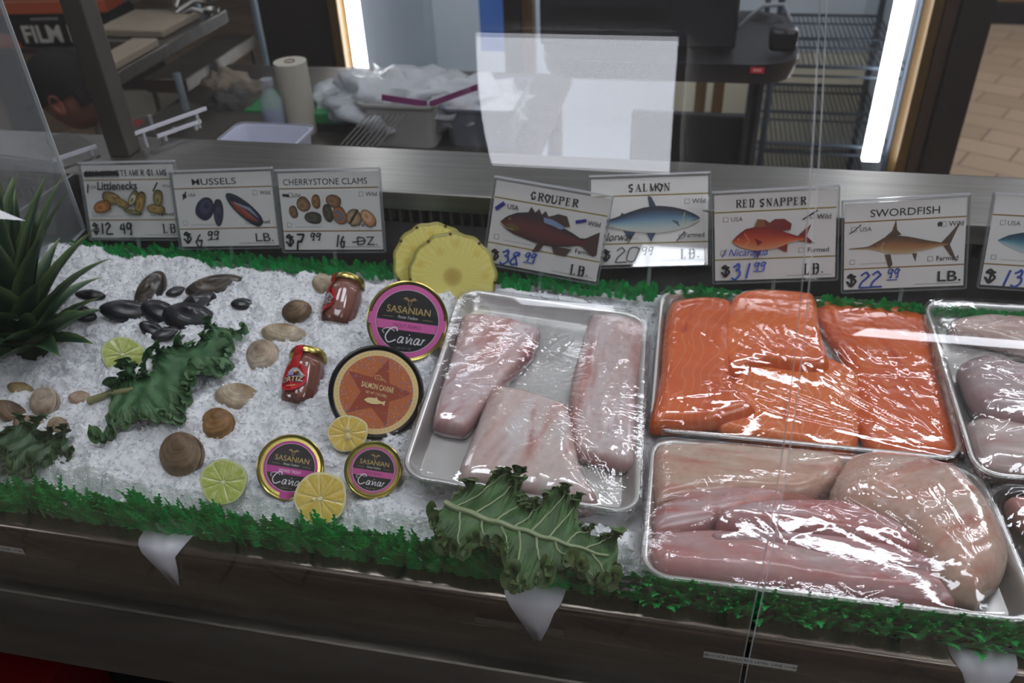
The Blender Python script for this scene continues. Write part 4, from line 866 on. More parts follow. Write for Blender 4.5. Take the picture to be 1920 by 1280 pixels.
slab('F','catfish_fillet',[(1228,838),(1330,832),(1470,842),(1560,850),(1590,872),(1560,912),(1500,930),(1380,926),(1290,934),(1230,944),(1222,900)],-.018,.026,.016,wf,'pale tan fillet along the back edge of the front tray',white_fish(11,'cfa08a','bd665c','d0b9a6',.0,[(-.15,.0,(.02,.03),.5)],'b0736c'),group=fg,bump=bumpf(8,.0018,0,40))
slab('F','catfish_fillet',[(1222,1000),(1330,990),(1450,1000),(1560,1020),(1700,1050),(1790,1080),(1792,1130),(1680,1118),(1500,1095),(1340,1078),(1240,1066),(1216,1040)],-.018,.022,.02,wf,'long rosy fillet lying along the front edge of the front tray',white_fish(12,'c68886','b85c5c','c4a9a8',-.1,None,'a56063'),group=fg,bump=bumpf(9,.002,-.1,40))
slab('F','catfish_fillet',[(1226,948),(1320,915),(1430,912),(1480,930),(1400,965),(1320,985),(1228,1000),(1220,975)],-.018,.025,.02,wf,'short pink fillet at the left end of the front tray',white_fish(13,'c88d88','ba605c','c6abab',.2,None,'a56063'),group=fg,bump=bumpf(10,.0018,.2,40))
slab('F','catfish_fillet',[(1330,1000),(1420,992),(1560,1004),(1680,1022),(1760,1050),(1780,1085),(1700,1075),(1560,1045),(1430,1022),(1340,1020)],-.014,.024,.014,wf,'slim grey pink fillet in front of the one with the dark red seam',white_fish(14,'c08f90','b26668','c0abad',-.12,None,'a06d70'),group=fg,bump=bumpf(11,.0016,-.12,40))
slab('F','catfish_fillet',[(1350,958),(1430,938),(1560,938),(1640,958),(1700,990),(1730,1030),(1650,1020),(1520,1000),(1400,990),(1345,980)],-.010,.026,.014,wf,'rounded fillet with a dark red seam across the middle of the front tray',white_fish(15,'c68884','b44e4c','c4a8aa',-.1,[(.0,-.008,(.10,.008),.8),(-.03,-.01,(.05,.006),.6)],'9c5358'),group=fg,bump=bumpf(12,.0018,-.1,40))
slab('F','catfish_fillet',[(1590,856),(1640,846),(1710,852),(1770,868),(1800,876),(1860,940),(1895,1030),(1884,1070),(1856,1090),(1840,1112),(1790,1096),(1752,1066),(1722,1020),(1690,980),(1640,955),(1570,935),(1560,905)],-.010,.034,.028,wf,'broad thick tan fillet curled over the right end of the front tray',white_fish(16,'cf9f8c','c06252','cdb3a4',.6,[(.03,-.02,(.012,.012),.8),(.04,.055,(.02,.015),.5)],'c8aa96'),group=fg,bump=bumpf(13,.002,.6,35))
jg='whitish fillets in the right tray'
slab('J','cod_fillet',[(1782,600),(1850,588),(1960,596),(2060,606),(2060,680),(1960,670),(1860,640),(1790,625)],-.018,.021,.014,wf,'whitish fillet strip along the back of the right tray',white_fish(21,'ccb2a4','bd8678','cfc2ba',0,None,'b5958e'),group=jg,bump=bumpf(14,.0015))
slab('J','cod_fillet',[(1800,680),(1850,662),(1920,680),(2040,700),(2040,800),(1940,792),(1850,776),(1818,740)],-.012,.028,.024,wf,'grey pink rounded fillet in the middle of the right tray',white_fish(22,'ab9595','9c6f72','beb0b0',.1,[(-.09,-.02,(.02,.02),.5)],'a37f80'),group=jg,bump=bumpf(15,.0018))
slab('J','cod_fillet',[(1812,790),(1860,780),(1940,796),(2050,810),(2050,905),(1940,893),(1850,882),(1828,850)],-.016,.026,.02,wf,'pale fillet with red blood spot at the front of the right tray',white_fish(23,'bda8a3','ab6f6c','cbbcb6',0,[(-.09,.02,(.018,.018),.8)],'a98a86'),group=jg,bump=bumpf(16,.0015))
slab('K','pink_fillet',[(1884,935),(1905,928),(1960,934),(2000,940),(2000,1010),(1925,990),(1896,960)],-.018,.022,.012,wf,'small pink fillet on black lining in the lower right tray',white_fish(31,'b97f78','ad5f5b','c79c94',0),group=None,bump=bumpf(17,.001))
def film(key,label,fans=(),seed=0,res=.0022,amp=1.):
    C_,R_,w,d=TR[key]; w=w/2+.0015; d=d/2+.0015; nx=int(2*w/res); ny=int(2*d/res); xs=np.linspace(-w,w,nx); ys=np.linspace(-d,d,ny); XX,YY=np.meshgrid(xs,ys,indexing='ij')
    H=np.full((nx,ny),-.016)
    for X,Y,Z_,rs,lo in FISH[key]:
        i=np.round((XX-lo[0])/rs).astype(int); j=np.round((YY-lo[1])/rs).astype(int); ok=(i>=0)&(j>=0)&(i<X.shape[0])&(j<X.shape[1]); z=np.full(XX.shape,-1.); z[ok]=Z_[i[ok],j[ok]]; H=np.maximum(H,z+.0014)
    cr=.026; ex=np.maximum(np.abs(XX)-(w-cr),0); ey=np.maximum(np.abs(YY)-(d-cr),0); outd=np.where((ex>0)&(ey>0),np.hypot(ex,ey)-cr,np.maximum(np.abs(XX)-w,np.abs(YY)-d)); rim=outd>-.006
    Z_=np.where(rim,.0022,.001); Z_=np.maximum(Z_,H)
    for it in range(260):
        A=Z_.copy(); A[1:-1,1:-1]=(Z_[2:,1:-1]+Z_[:-2,1:-1]+Z_[1:-1,2:]+Z_[1:-1,:-2])/4; A-=.00001; A=np.maximum(A,H); A[rim]=np.maximum(.0022,H[rim]); Z_=A
    rnd=np.random.default_rng(seed+50); Wk=np.zeros_like(Z_)
    for (fx,fy,a0,a1,nk,L,am) in fans:
        p=topx(key,fx,fy,.004); dx=XX-p.x; dy=YY-p.y; rr_=np.hypot(dx,dy); th=np.degrees(np.arctan2(dy,dx))
        for k in range(nk):
            a=a0+(a1-a0)*(k+rnd.uniform(.2,.8))/nk; dd=(th-a+180)%360-180; perp=rr_*np.sin(np.radians(dd)); wd=rnd.uniform(.0008,.0018)+rr_*.014; l=L*rnd.uniform(.45,1)
            Wk+=am*rnd.uniform(.4,1)*np.exp(-(perp/wd)**2)*(np.abs(dd)<90)*np.clip(rr_/.01,0,1)*np.clip((l-rr_)/(.3*l),0,1)
    for k in range(90):
        x=rnd.uniform(-w,w); y=rnd.uniform(-d,d); a=rnd.uniform(0,math.pi); l=rnd.uniform(.008,.035); u=(XX-x)*np.cos(a)+(YY-y)*np.sin(a); v=-(XX-x)*np.sin(a)+(YY-y)*np.cos(a)
        Wk+=amp*.0007*rnd.uniform(.3,1)*np.exp(-(v/.0012)**2-(u/l)**2)
    Z_=Z_+Wk*np.clip(-outd/.01,.15,1)
    # skirt hanging round the tray: corners pulled in to the rounded outline
    m=np.clip(outd,0,1); r2=np.hypot(ex,ey); k=np.where((ex>0)&(ey>0)&(r2>cr),cr/np.maximum(r2,1e-9),1.)
    PX=np.where((ex>0)&(ey>0),np.sign(XX)*((w-cr)+ex*k),XX); PY=np.where((ex>0)&(ey>0),np.sign(YY)*((d-cr)+ey*k),YY)
    V=np.stack([PX,PY,Z_],-1).reshape(-1,3); ids=np.arange(nx*ny).reshape(nx,ny); Fq=np.stack([ids[:-1,:-1],ids[1:,:-1],ids[1:,1:],ids[:-1,1:]],-1).reshape(-1,4)
    b=list(ids[:,0])+list(ids[-1,1:])+list(ids[::-1,-1][1:])+list(ids[0,::-1][1:-1]); nb=len(b); n0=len(V); rows=[V]; sk=[]
    prev=b
    for q,(dz,sc) in enumerate(((-.004,1.004),(-.011,1.0),(-.019,.985))):
        ring=[]
        for i,bi in enumerate(b):
            x,y,z=V[bi]; wob=.0012*math.sin(i*.55+q)+.0009*math.sin(i*1.9); ring.append((x*sc+np.sign(x)*wob,y*sc+np.sign(y)*wob,min(z,.003)+dz))
        rows.append(np.array(ring)); st=n0+q*nb; cur=[st+i for i in range(nb)]
        sk+= [(prev[(i+1)%nb],prev[i],cur[i],cur[(i+1)%nb]) for i in range(nb)]; prev=cur
    o=npmesh('plastic_wrap',np.concatenate(rows),np.concatenate([Fq,np.array(sk)]),M['film'],loc=C_,rot=R_); tag(o,label,'plastic wrap','cling film over the trays'); return o
film('G','clear cling film stretched over the three pale fillets of the left tray',[(960,720,-10,75,9,.16,.0012),(850,720,-30,20,6,.1,.0012),(1000,870,60,140,8,.12,.001),(880,760,-20,60,7,.22,.0011),(1160,800,120,215,9,.17,.0010),(1090,680,150,250,6,.12,.0009),(1150,945,70,150,8,.12,.0012)],1)
film('S','clear cling film stretched over the orange salmon',[(1800,855,110,172,15,.30,.0012),(1480,695,95,185,11,.11,.0011),(1255,760,-20,50,9,.12,.0010),(1500,690,-60,0,6,.14,.001),(1600,855,130,172,5,.12,.001)],2)
film('F','clear cling film stretched over the long pink fillets of the front tray',[(1320,900,-120,-70,5,.06,.0012),(1640,990,60,180,7,.10,.0010),(1850,1120,95,165,10,.20,.0013),(1500,1050,110,180,4,.1,.001),(1560,900,-60,40,5,.07,.001)],3,amp=1.0)
film('J','clear cling film stretched over the whitish fillets of the right tray',[(1830,700,-40,50,10,.14,.0013),(1850,830,20,100,8,.10,.0013),(1900,720,-30,30,8,.12,.0012)],4,amp=1.6)
film('K','clear cling film stretched over the black lined tray at the lower right',[(1900,1040,20,120,8,.10,.0014)],5,amp=1.6)
# ============================================================ price signs
LEAN=math.radians(20)
def sign(cs,name_,label,draw,lean=LEAN,yaw=0.,y0=.418,z0=.05,mirror=None):
    """cs: photo corners TL TR BR BL of the clear holder"""
    n=Vector((math.sin(yaw),-math.cos(lean),math.sin(lean))).normalized()
    if mirror:
        q=atY(mirror[0],mirror[1],y0+.005); n=((CAM_LOC-q).normalized()+(Vector(mirror[2])-q).normalized()).normalized()
    P=[onplane(a,b,(0,y0,z0),n) for a,b in cs]; TL,TR_,BR,BLc=P
    X=((TR_-TL)+(BR-BLc)).normalized(); X=(X-n*X.dot(n)).normalized(); Y=n.cross(X)
    c=(TL+TR_+BR+BLc)/4; w=(((TR_-TL).dot(X))+((BR-BLc).dot(X)))/2; h=(((TL-BLc).dot(Y))+((TR_-BR).dot(Y)))/2
    Rm=Matrix((X,Y,n)).transposed(); base=c-Y*h/2
    r=empty('price_sign',base,Rm); tag(r,label,'price sign','price signs along the back of the case')
    MB().box(-w/2,w/2,0,h,-.004,-.002).build('holder_back',M['acrylic'],r,smooth=False)
    MB().box(-w/2+.002,w/2-.002,.003,h-.004,-.0019,-.0012).build('card',M['card'],r,smooth=False)
    MB().box(-w/2,w/2,0,h-.003,.0004,.0014).build('holder_front',M['acrylic'],r,smooth=False)
    e=MB(); e.box(-w/2-.0006,w/2+.0006,h-.001,h+.0015,-.0042,.0018); e.build('top_edge',M['acrylic_edge'],r,smooth=False)
    MB().box(-w/2-.0015,-w/2,0,h,-.004,.0014).build('side_edge',M['acrylic_edge2'],r,smooth=False)
    MB().box(w/2,w/2+.0015,0,h,-.004,.0014).build('side_edge',M['acrylic_edge2'],r,smooth=False)
    MB().box(-w/2,w/2,-.0012,0,-.004,.0014).build('bottom_edge',M['acrylic_edge2'],r,smooth=False)
    dn=Rm.transposed()@Vector((0,-.012,-.05)); s=MB(); s.tube([(0,.002,-.004),(dn.x,dn.y,dn.z-.004)],[.0028,.0022],8); s.build('stem',M['acrylic_st'],r)
    p=Print(); draw(p,w-.004,h-.007); o=p.build('print',r); o.location=(-(w-.004)/2,.003,-.00115)
    return r
M['acrylic_edge2']=pmat('acrylic_edge_grey','8b9192',rough=.2,alpha=.45); M['acrylic_st']=pmat('acrylic_stem','b8c2c4',rough=.15,alpha=.35)
GOLD='a08a3a'; GOLD2='a07a45'; INK='1a1719'; BLUE='2a4fb0'
def frame_card(p,w,h,gold=GOLD,top=.80,bot=.245,chk=True,farmed=True,line=True,usa=True,wild=True):
    p.rect(0,h*(top-.008),w,h*(top+.008),gold); p.rect(0,h*(bot-.008),w,h*(bot+.008),gold)
    a=w*.04
    if chk:
        if usa: p.box(w*.075,h*.69,a); p.text('USA',w*.19,h*.69,h*.052,'3a3838')
        if wild: p.box(w*.80,h*.69,a); p.text('Wild',w*.92,h*.69,h*.055,'2a2828',ext=.01)
        p.box(w*.05,h*.30,a); 
        if line: p.line([(w*.13,h*.30),(w*.40,h*.30)],.0004,'777777')
        if farmed: p.box(w*.70,h*.30,a); p.text('Farmed',w*.86,h*.30,h*.055,'2a2828',ext=.01)
    p.line([(w*.6,h*.035),(w*.97,h*.035)],.0008,'a5a3a0')
def shell_art(p,x,y,rx,ry,rot,c1,c2,c3):
    for k,c in ((1,c3),(.88,c1),(.6,c2),(.3,c1)):
        pts=[]
        for i in range(22):
            a=2*math.pi*i/22; r=1-.18*max(0,math.cos(a))**3; u=rx*k*r*math.cos(a)-rx*(1-k)*.45; v=ry*k*math.sin(a); pts.append((x+u*math.cos(rot)-v*math.sin(rot),y+u*math.sin(rot)+v*math.cos(rot)))
        p.poly(pts,c)
def d_little(p,w,h):
    frame_card(p,w,h,usa=False,wild=False); p.serif('STEAMER CLAMS',w*.67,h*.855,h*.075,w*.58); p.serif('SOFT SHELL',w*.24,h*.855,h*.075,w*.38)
    for k in range(3): p.line([(w*.04,h*(.865+.02*k)),(w*.42,h*(.875+.02*k))],h*.022,INK)
    p.line([(w*.05,h*.63),(w*.07,h*.75)],h*.02,INK); p.text('USA',w*.12,h*.69,h*.045,'3a3838'); p.text('Littlenecks',w*.385,h*.67,h*.11,INK,w=w*.44,ext=.02,shear=.15); p.line([(w*.77,h*.64),(w*.83,h*.76)],h*.022,INK); p.text('Wild',w*.92,h*.69,h*.045,'2a2828')
    A=('7d6a3f','9a8350','4a3d22')
    shell_art(p,w*.30,h*.56,w*.115,h*.085,2.9,*A); shell_art(p,w*.20,h*.44,w*.11,h*.085,.25,'94602f','b27a45','4a3d22'); shell_art(p,w*.42,h*.48,w*.09,h*.06,-.5,*A); shell_art(p,w*.55,h*.56,w*.10,h*.06,.9,'6d6a45','b5b394','3d3b22'); shell_art(p,w*.62,h*.50,w*.13,h*.07,1.15,'7c6332','a3854a','3c3015'); shell_art(p,w*.53,h*.36,w*.11,h*.035,-.2,'5d5a3a','7d7950','33311c'); shell_art(p,w*.79,h*.40,w*.11,h*.07,-.1,*A); shell_art(p,w*.82,h*.56,w*.09,h*.075,1.3,'6d6338','91865a','35301a')
    p.glyphs('$12.49',w*.05,h*.055,h*.155,HND,INK,w*.44,adv=7,thick=1.5,thin=1.5); p.serif('LB',w*.90,h*.07,h*.12,w*.15)
def d_mussel(p,w,h):
    frame_card(p,w,h,GOLD2,usa=False); p.text('MUSSELS',w*.42,h*.845,h*.085,INK,w=w*.45,ext=.003); p.disc(w*.10,h*.70,h*.035,'2a2828',8); p.line([(w*.08,h*.65),(w*.12,h*.76)],h*.02,'222222'); p.text('USA',w*.18,h*.69,h*.045,'3a3838')
    shell_art(p,w*.29,h*.51,w*.125,h*.13,-2.2,'2b2a4a','4a4a70','15142a'); shell_art(p,w*.43,h*.48,w*.14,h*.075,1.45,'2b2a45','44466a','15142a')
    shell_art(p,w*.71,h*.48,w*.24,h*.11,-.72,'2e3350','1d2138','12142a'); p.body([(-.17*w,.0,-.0),(-.1*w,.035*h,-.05*h),(.05*w,.02*h,-.07*h),(.15*w,-.0*h,-.03*h),(.19*w,0,0)],['c06a4a','a8452e','8b3324'],20,4,T=lambda q:(w*.69+q[0]*.75+q[1]*.5,h*.48-q[0]*.85*h/w*.95+q[1]*.8)); p.line([(w*.60,h*.60),(w*.75,h*.50),(w*.83,h*.38)],[h*.01,h*.045,h*.01],'93a9c4')
    p.glyphs('$',w*.03,h*.05,h*.15,HND,INK,w*.08,adv=7,thick=1.5,thin=1.6); p.hand('6',w*.15,h*.0,h*.19,w*.07,INK,1.1); p.hand('99',w*.28,h*.11,h*.10,w*.12,INK,1.5); p.line([(w*.28,h*.09),(w*.40,h*.10)],h*.012,INK); p.text('LB.',w*.87,h*.06,h*.115,INK,w=w*.18)
def d_cherry(p,w,h):
    frame_card(p,w,h,GOLD2,usa=False); p.text('CHERRYSTONE CLAMS',w*.47,h*.845,h*.08,INK,w=w*.84,ext=0.); p.box(w*.09,h*.69,w*.04); p.line([(w*.03,h*.72),(w*.10,h*.71)],h*.035,INK); p.text('USA',w*.18,h*.69,h*.045,'3a3838')
    A=('7a5a3c','94714b','3e2d1e'); shell_art(p,w*.13,h*.50,w*.05,h*.085,.2,*A); shell_art(p,w*.24,h*.60,w*.075,h*.10,.6,'8a6a45','a58358','4a3824'); shell_art(p,w*.37,h*.63,w*.05,h*.095,0,'8a5a2f','a97a45','4a3018'); shell_art(p,w*.33,h*.42,w*.095,h*.08,-.1,'4a4a3c','5d5d4c','26261c'); shell_art(p,w*.48,h*.48,w*.055,h*.12,.2,'4a4638','5f5a48','26241a'); shell_art(p,w*.55,h*.63,w*.085,h*.085,-.3,'8b6240','a17a54','4a3420')
    shell_art(p,w*.60,h*.45,w*.075,h*.12,.4,'b5713f','6b7d8f','5a3a24'); shell_art(p,w*.74,h*.42,w*.085,h*.11,.5,'a58a68','c2a985','5a452e'); p.line([(w*.69,h*.34),(w*.78,h*.52)],h*.03,'2a241c'); shell_art(p,w*.88,h*.40,w*.10,h*.085,-.9,'c08a62','d9b08a','6a4a30')
    p.glyphs('$',w*.02,h*.05,h*.15,HND,INK,w*.08,adv=7,thick=1.5,thin=1.6); p.hand('7',w*.12,h*.0,h*.21,w*.09,INK,1.2); p.hand('99',w*.27,h*.13,h*.09,w*.11,INK,1.6); p.hand('16',w*.52,h*.04,h*.16,w*.10,INK,1.2); p.text('DZ.',w*.85,h*.06,h*.115,INK,w=w*.2); p.line([(w*.70,h*.10),(w*.84,h*.12)],h*.014,INK)
def fins(p,w,h,L,c):
    for q in L: p.poly([(w*a,h*b) for a,b in q],c)
def d_grouper(p,w,h):
    frame_card(p,w,h,usa=False,wild=False); p.serif('GROUPER',w*.53,h*.845,h*.09,w*.42)
    p.line([(w*.03,h*.66),(w*.10,h*.75)],h*.05,'2a2f8a'); p.text('USA',w*.18,h*.69,h*.055,'3a3838',ext=.01); p.line([(w*.74,h*.67),(w*.83,h*.71)],h*.04,'2a2f8a'); p.text('Wild',w*.90,h*.66,h*.055,'2a2828',ext=.01)
    fins(p,w,h,[[(.30,.62),(.34,.76),(.38,.70),(.41,.75),(.44,.69),(.47,.74),(.50,.68),(.54,.70),(.58,.73),(.66,.72),(.70,.60),(.5,.58)],[(.44,.34),(.40,.22),(.46,.24),(.50,.34)],[(.56,.34),(.60,.25),(.70,.24),(.74,.34)],[(.78,.44),(.96,.60),(.965,.32),(.93,.30)]],'4a3833')
    p.body([(.09,.53,.52),(.14,.60,.45),(.22,.66,.40),(.32,.69,.37),(.42,.68,.34),(.52,.64,.33),(.62,.59,.34),(.72,.54,.37),(.80,.49,.40),(.86,.50,.38)],['2b2a33','4a2f33','6b3532','5a2c2c','3d2a26'],T=lambda q:(q[0]*w,q[1]*h))
    fins(p,w,h,[[(.46,.66),(.54,.65),(.62,.61),(.66,.58),(.62,.55),(.55,.58),(.47,.60)]],'7d93b8'); p.poly([(w*.13,h*.50),(w*.22,h*.44),(w*.27,h*.47),(w*.2,h*.53)],'6a5a2e'); p.disc(w*.165,h*.575,h*.012,'c9b46a',10); p.disc(w*.165,h*.575,h*.007,'101010',8); p.line([(w*.09,h*.51),(w*.15,h*.46),(w*.21,h*.45)],h*.008,'c0b070')
    p.glyphs('$',w*.04,h*.04,h*.13,HND,INK,w*.07,adv=7,thick=1.7,thin=1.7); p.hand('38',w*.13,h*.01,h*.18,w*.17,BLUE,1.1); p.hand('99',w*.34,h*.11,h*.10,w*.10,BLUE,1.4); p.line([(w*.34,h*.08),(w*.44,h*.09)],h*.012,BLUE); p.serif('LB.',w*.86,h*.04,h*.12,w*.2)
def d_salmon(p,w,h):
    frame_card(p,w,h,usa=False,farmed=False); p.serif('SALMON',w*.50,h*.845,h*.085,w*.36)
    fins(p,w,h,[[(.50,.66),(.485,.79),(.515,.78),(.56,.66)],[(.03,.62),(.02,.33),(.16,.47),(.16,.52)],[(.27,.40),(.33,.28),(.38,.38)],[(.47,.37),(.51,.26),(.55,.36)],[(.24,.55),(.26,.61),(.30,.57)]],'2d4a66')
    p.body([(.10,.52,.46),(.2,.55,.43),(.32,.61,.39),(.45,.66,.365),(.58,.675,.36),(.70,.655,.375),(.80,.62,.41),(.88,.57,.455),(.925,.53,.49)],['141c2c','22405f','5a86a8','8fb4c4','c4d0cc','cfd0c4'],T=lambda q:(q[0]*w,q[1]*h)); p.disc(w*.87,h*.545,h*.01,'101418',8); p.line([(w*.80,h*.59),(w*.785,h*.52),(w*.81,h*.45)],h*.012,'c0c060'); p.poly([(w*.68,h*.51),(w*.76,h*.42),(w*.74,h*.49)],'33506a'); p.line([(w*.86,h*.49),(w*.93,h*.52)],h*.006,'203040')
    p.text('Norway',w*.22,h*.28,h*.10,'222222',w=w*.28,shear=.35); p.line([(w*.73,h*.26),(w*.80,h*.37)],h*.012,INK); p.box(w*.75,h*.285,w*.035); p.text('Farmed',w*.88,h*.30,h*.055,'2a2828',ext=.01)
    p.glyphs('$',w*.08,h*.05,h*.13,HND,INK,w*.07,adv=7,thick=1.7,thin=1.7); p.hand('20',w*.20,h*.03,h*.17,w*.18,'55555c',.8); p.hand('99',w*.42,h*.11,h*.09,w*.10,'55555c',1.); p.serif('LB.',w*.86,h*.05,h*.11,w*.2)
def d_snap(p,w,h):
    frame_card(p,w,h,line=False,wild=False); p.serif('RED SNAPPER',w*.48,h*.85,h*.085,w*.60)
    p.line([(w*.73,h*.68),(w*.85,h*.78)],h*.016,INK); p.box(w*.79,h*.69,w*.035); p.text('Wild',w*.90,h*.68,h*.055,'2a2828',ext=.01)
    fins(p,w,h,[[(.33,.60),(.36,.70),(.42,.70),(.46,.66),(.50,.70),(.58,.70),(.64,.64),(.63,.57),(.5,.55)],[(.32,.37),(.36,.25),(.40,.36)],[(.50,.39),(.60,.31),(.61,.43)],[(.68,.48),(.80,.63),(.76,.49),(.83,.40),(.70,.44)]],'7a2420'); fins(p,w,h,[[(.33,.61),(.36,.71),(.41,.70),(.43,.62)]],'8a5a35')
    p.body([(.15,.47,.45),(.20,.54,.40),(.26,.60,.37),(.34,.62,.345),(.44,.61,.35),(.54,.57,.375),(.62,.53,.42),(.70,.49,.445),(.74,.49,.44)],['6e1a1c','8e2a20','a8452a','b5603a','c08a66'],T=lambda q:(q[0]*w,q[1]*h)); p.disc(w*.20,h*.485,h*.01,'e0c080',8); p.disc(w*.20,h*.485,h*.006,'101010',8); p.line([(w*.25,h*.55),(w*.29,h*.46),(w*.25,h*.40)],h*.01,'d08a60'); p.poly([(w*.33,h*.50),(w*.40,h*.44),(w*.36,h*.40)],'6e1f1c')
    p.line([(w*.06,h*.28),(w*.10,h*.37)],h*.012,BLUE); p.text('Nicaragua',w*.28,h*.29,h*.085,BLUE,w=w*.33,shear=.35); p.glyphs('$',w*.05,h*.05,h*.13,HND,INK,w*.07,adv=7,thick=1.7,thin=1.7); p.hand('31',w*.14,h*.02,h*.18,w*.16,BLUE,1.1); p.hand('99',w*.32,h*.12,h*.09,w*.10,BLUE,1.3); p.line([(w*.32,h*.10),(w*.41,h*.10)],h*.01,BLUE); p.serif('LB.',w*.84,h*.05,h*.12,w*.2)
def d_sword(p,w,h):
    frame_card(p,w,h,GOLD2,top=.79,usa=False); p.text('SWORDFISH',w*.50,h*.84,h*.085,INK,w=w*.57,ext=.006); p.box(w*.06,h*.68,w*.04); p.line([(w*.04,h*.66),(w*.07,h*.68),(w*.14,h*.76)],h*.012,INK); p.text('USA',w*.18,h*.68,h*.05,'3a3838'); p.disc(w*.79,h*.72,h*.028,INK,8)
    fins(p,w,h,[[(.34,.60),(.40,.67),(.43,.80),(.44,.68),(.48,.62)],[(.34,.40),(.38,.23),(.41,.28),(.39,.40)],[(.57,.40),(.60,.30),(.61,.40)],[(.80,.50),(.87,.60),(.96,.75),(.90,.56),(.875,.48),(.94,.28),(.88,.36),(.83,.46)]],'5d4430')
    p.body([(.04,.487,.477),(.20,.50,.47),(.26,.54,.45),(.34,.60,.42),(.42,.62,.40),(.55,.59,.40),(.68,.545,.43),(.80,.51,.465),(.86,.50,.48)],['4a3a2a','7a5230','a86e3a','b98a55','cbb890'],T=lambda q:(q[0]*w,q[1]*h)); p.line([(w*.04,h*.482),(w*.21,h*.487)],h*.008,'8a7050'); p.disc(w*.26,h*.50,h*.009,'101010',8); p.line([(w*.33,h*.54),(w*.31,h*.48),(w*.33,h*.43)],h*.008,'d8b890')
    p.glyphs('$',w*.02,h*.04,h*.14,HND,INK,w*.08,adv=7,thick=1.7,thin=1.7); p.hand('22',w*.13,h*.02,h*.18,w*.18,BLUE,1.1); p.hand('99',w*.36,h*.13,h*.10,w*.10,BLUE,1.3); p.line([(w*.36,h*.10),(w*.45,h*.10)],h*.012,BLUE); p.text('LB.',w*.88,h*.06,h*.12,INK,w=w*.19,ext=.01)
def d_mako(p,w,h):
    frame_card(p,w,h,GOLD2,wild=False,farmed=False); p.text('MAKO',w*.42,h*.845,h*.085,INK,w=w*.32,ext=.004)
    fins(p,w,h,[[(.34,.36),(.36,.20),(.42,.38)],[(.40,.60),(.44,.74),(.50,.60)]],'2d5a78')
    p.body([(.08,.52,.51),(.16,.58,.46),(.28,.62,.40),(.42,.63,.37),(.6,.60,.40),(.8,.53,.46),(.9,.51,.48)],['16324a','1f4f70','3a8a9a','9ec0cc','c8d2d8'],T=lambda q:(q[0]*w,q[1]*h)); p.disc(w*.17,h*.54,h*.008,'101010',8)
    p.glyphs('$',w*.02,h*.03,h*.15,HND,INK,w*.09,adv=7,thick=1.7,thin=1.7); p.hand('13',w*.15,h*.0,h*.19,w*.19,BLUE,1.2); p.hand('99',w*.38,h*.12,h*.10,w*.10,BLUE,1.3)
SG=[((135,305),(323,303),(345,448),(182,450)),((312,321),(498,316),(535,463),(345,467)),((508,320),(706,315),(725,472),(540,472)),
    ((927,330),(1150,370),(1118,532),(908,495)),((1105,332),(1332,322),(1330,497),(1108,501)),((1337,362),(1580,347),(1562,525),(1337,530)),((1583,378),(1822,363),(1806,540),(1577,548)),((1862,362),(2100,372),(2072,554),(1838,538))]
sign(SG[0],'a','white price sign of steamer clams, crossed out and hand lettered Littlenecks, 12.49',d_little,y0=.428)
sign(SG[1],'b','white MUSSELS price sign priced 6.99 with dark shells pictured',d_mussel,y0=.420)
sign(SG[2],'c','white CHERRYSTONE CLAMS price sign priced 7.99',d_cherry,y0=.424)
sign(SG[3],'d','tilted white GROUPER price sign priced 38.99 in blue ink',d_grouper,y0=.416)
sign(SG[4],'e','white SALMON price sign marked Norway, partly behind the grouper sign',d_salmon,y0=.436,mirror=(1195,481,(1.0,-3.22,1.83)))
sign(SG[5],'f','white RED SNAPPER price sign priced 31.99 in blue ink',d_snap,y0=.434)
sign(SG[6],'g','white SWORDFISH price sign priced 22.99 in blue ink',d_sword,y0=.434)
sign(SG[7],'h','white price sign with a blue shark, cut off by the right edge',d_mako,y0=.434)
# ============================================================ helpers for things facing the camera on the ice
def facing(p,up=.0,yaw=0.,roll=0.):
    """rotation whose z axis looks at the lens, tipped upward by `up`"""
    n=(CAM_LOC-p).normalized(); n=(n+Vector((yaw,0,up))).normalized(); X=Vector((0,0,1)).cross(n).normalized()
    X=Vector((1,0,0)); X=(X-n*X.dot(n)).normalized(); Y=n.cross(X); m=Matrix((X,Y,n)).transposed(); return m@Matrix.Rotation(roll,3,'Z')
def mpp(p): return ((RM.transposed()@(p-CAM_LOC)).z*-1)/F   # metres per photo pixel at p
gold=pmat('tin_gold','b9aa62',rough=.25,metal=.9,var=.15,vscale=40); M['blackgl']=pmat('black_lid','0d0f12',rough=.3)
def circ(p,r,c,n=56,x=0,y=0): p.disc(x,y,r,c,n)
def bird(p,x,y,s,c):
    for k in (1,-1):
        p.poly([(x,y),(x+k*s*.5,y+s*.35),(x+k*s*1.05,y-s*.05),(x+k*s*.75,y+s*.1),(x+k*s*.62,y-s*.08),(x+k*s*.5,y+s*.08),(x+k*s*.35,y-s*.12),(x+k*s*.12,y-s*.2)],c)
        p.line([(x+k*s*.1,y-s*.15),(x+k*s*.2,y-s*.5),(x,y-s*.8)],s*.08,c)
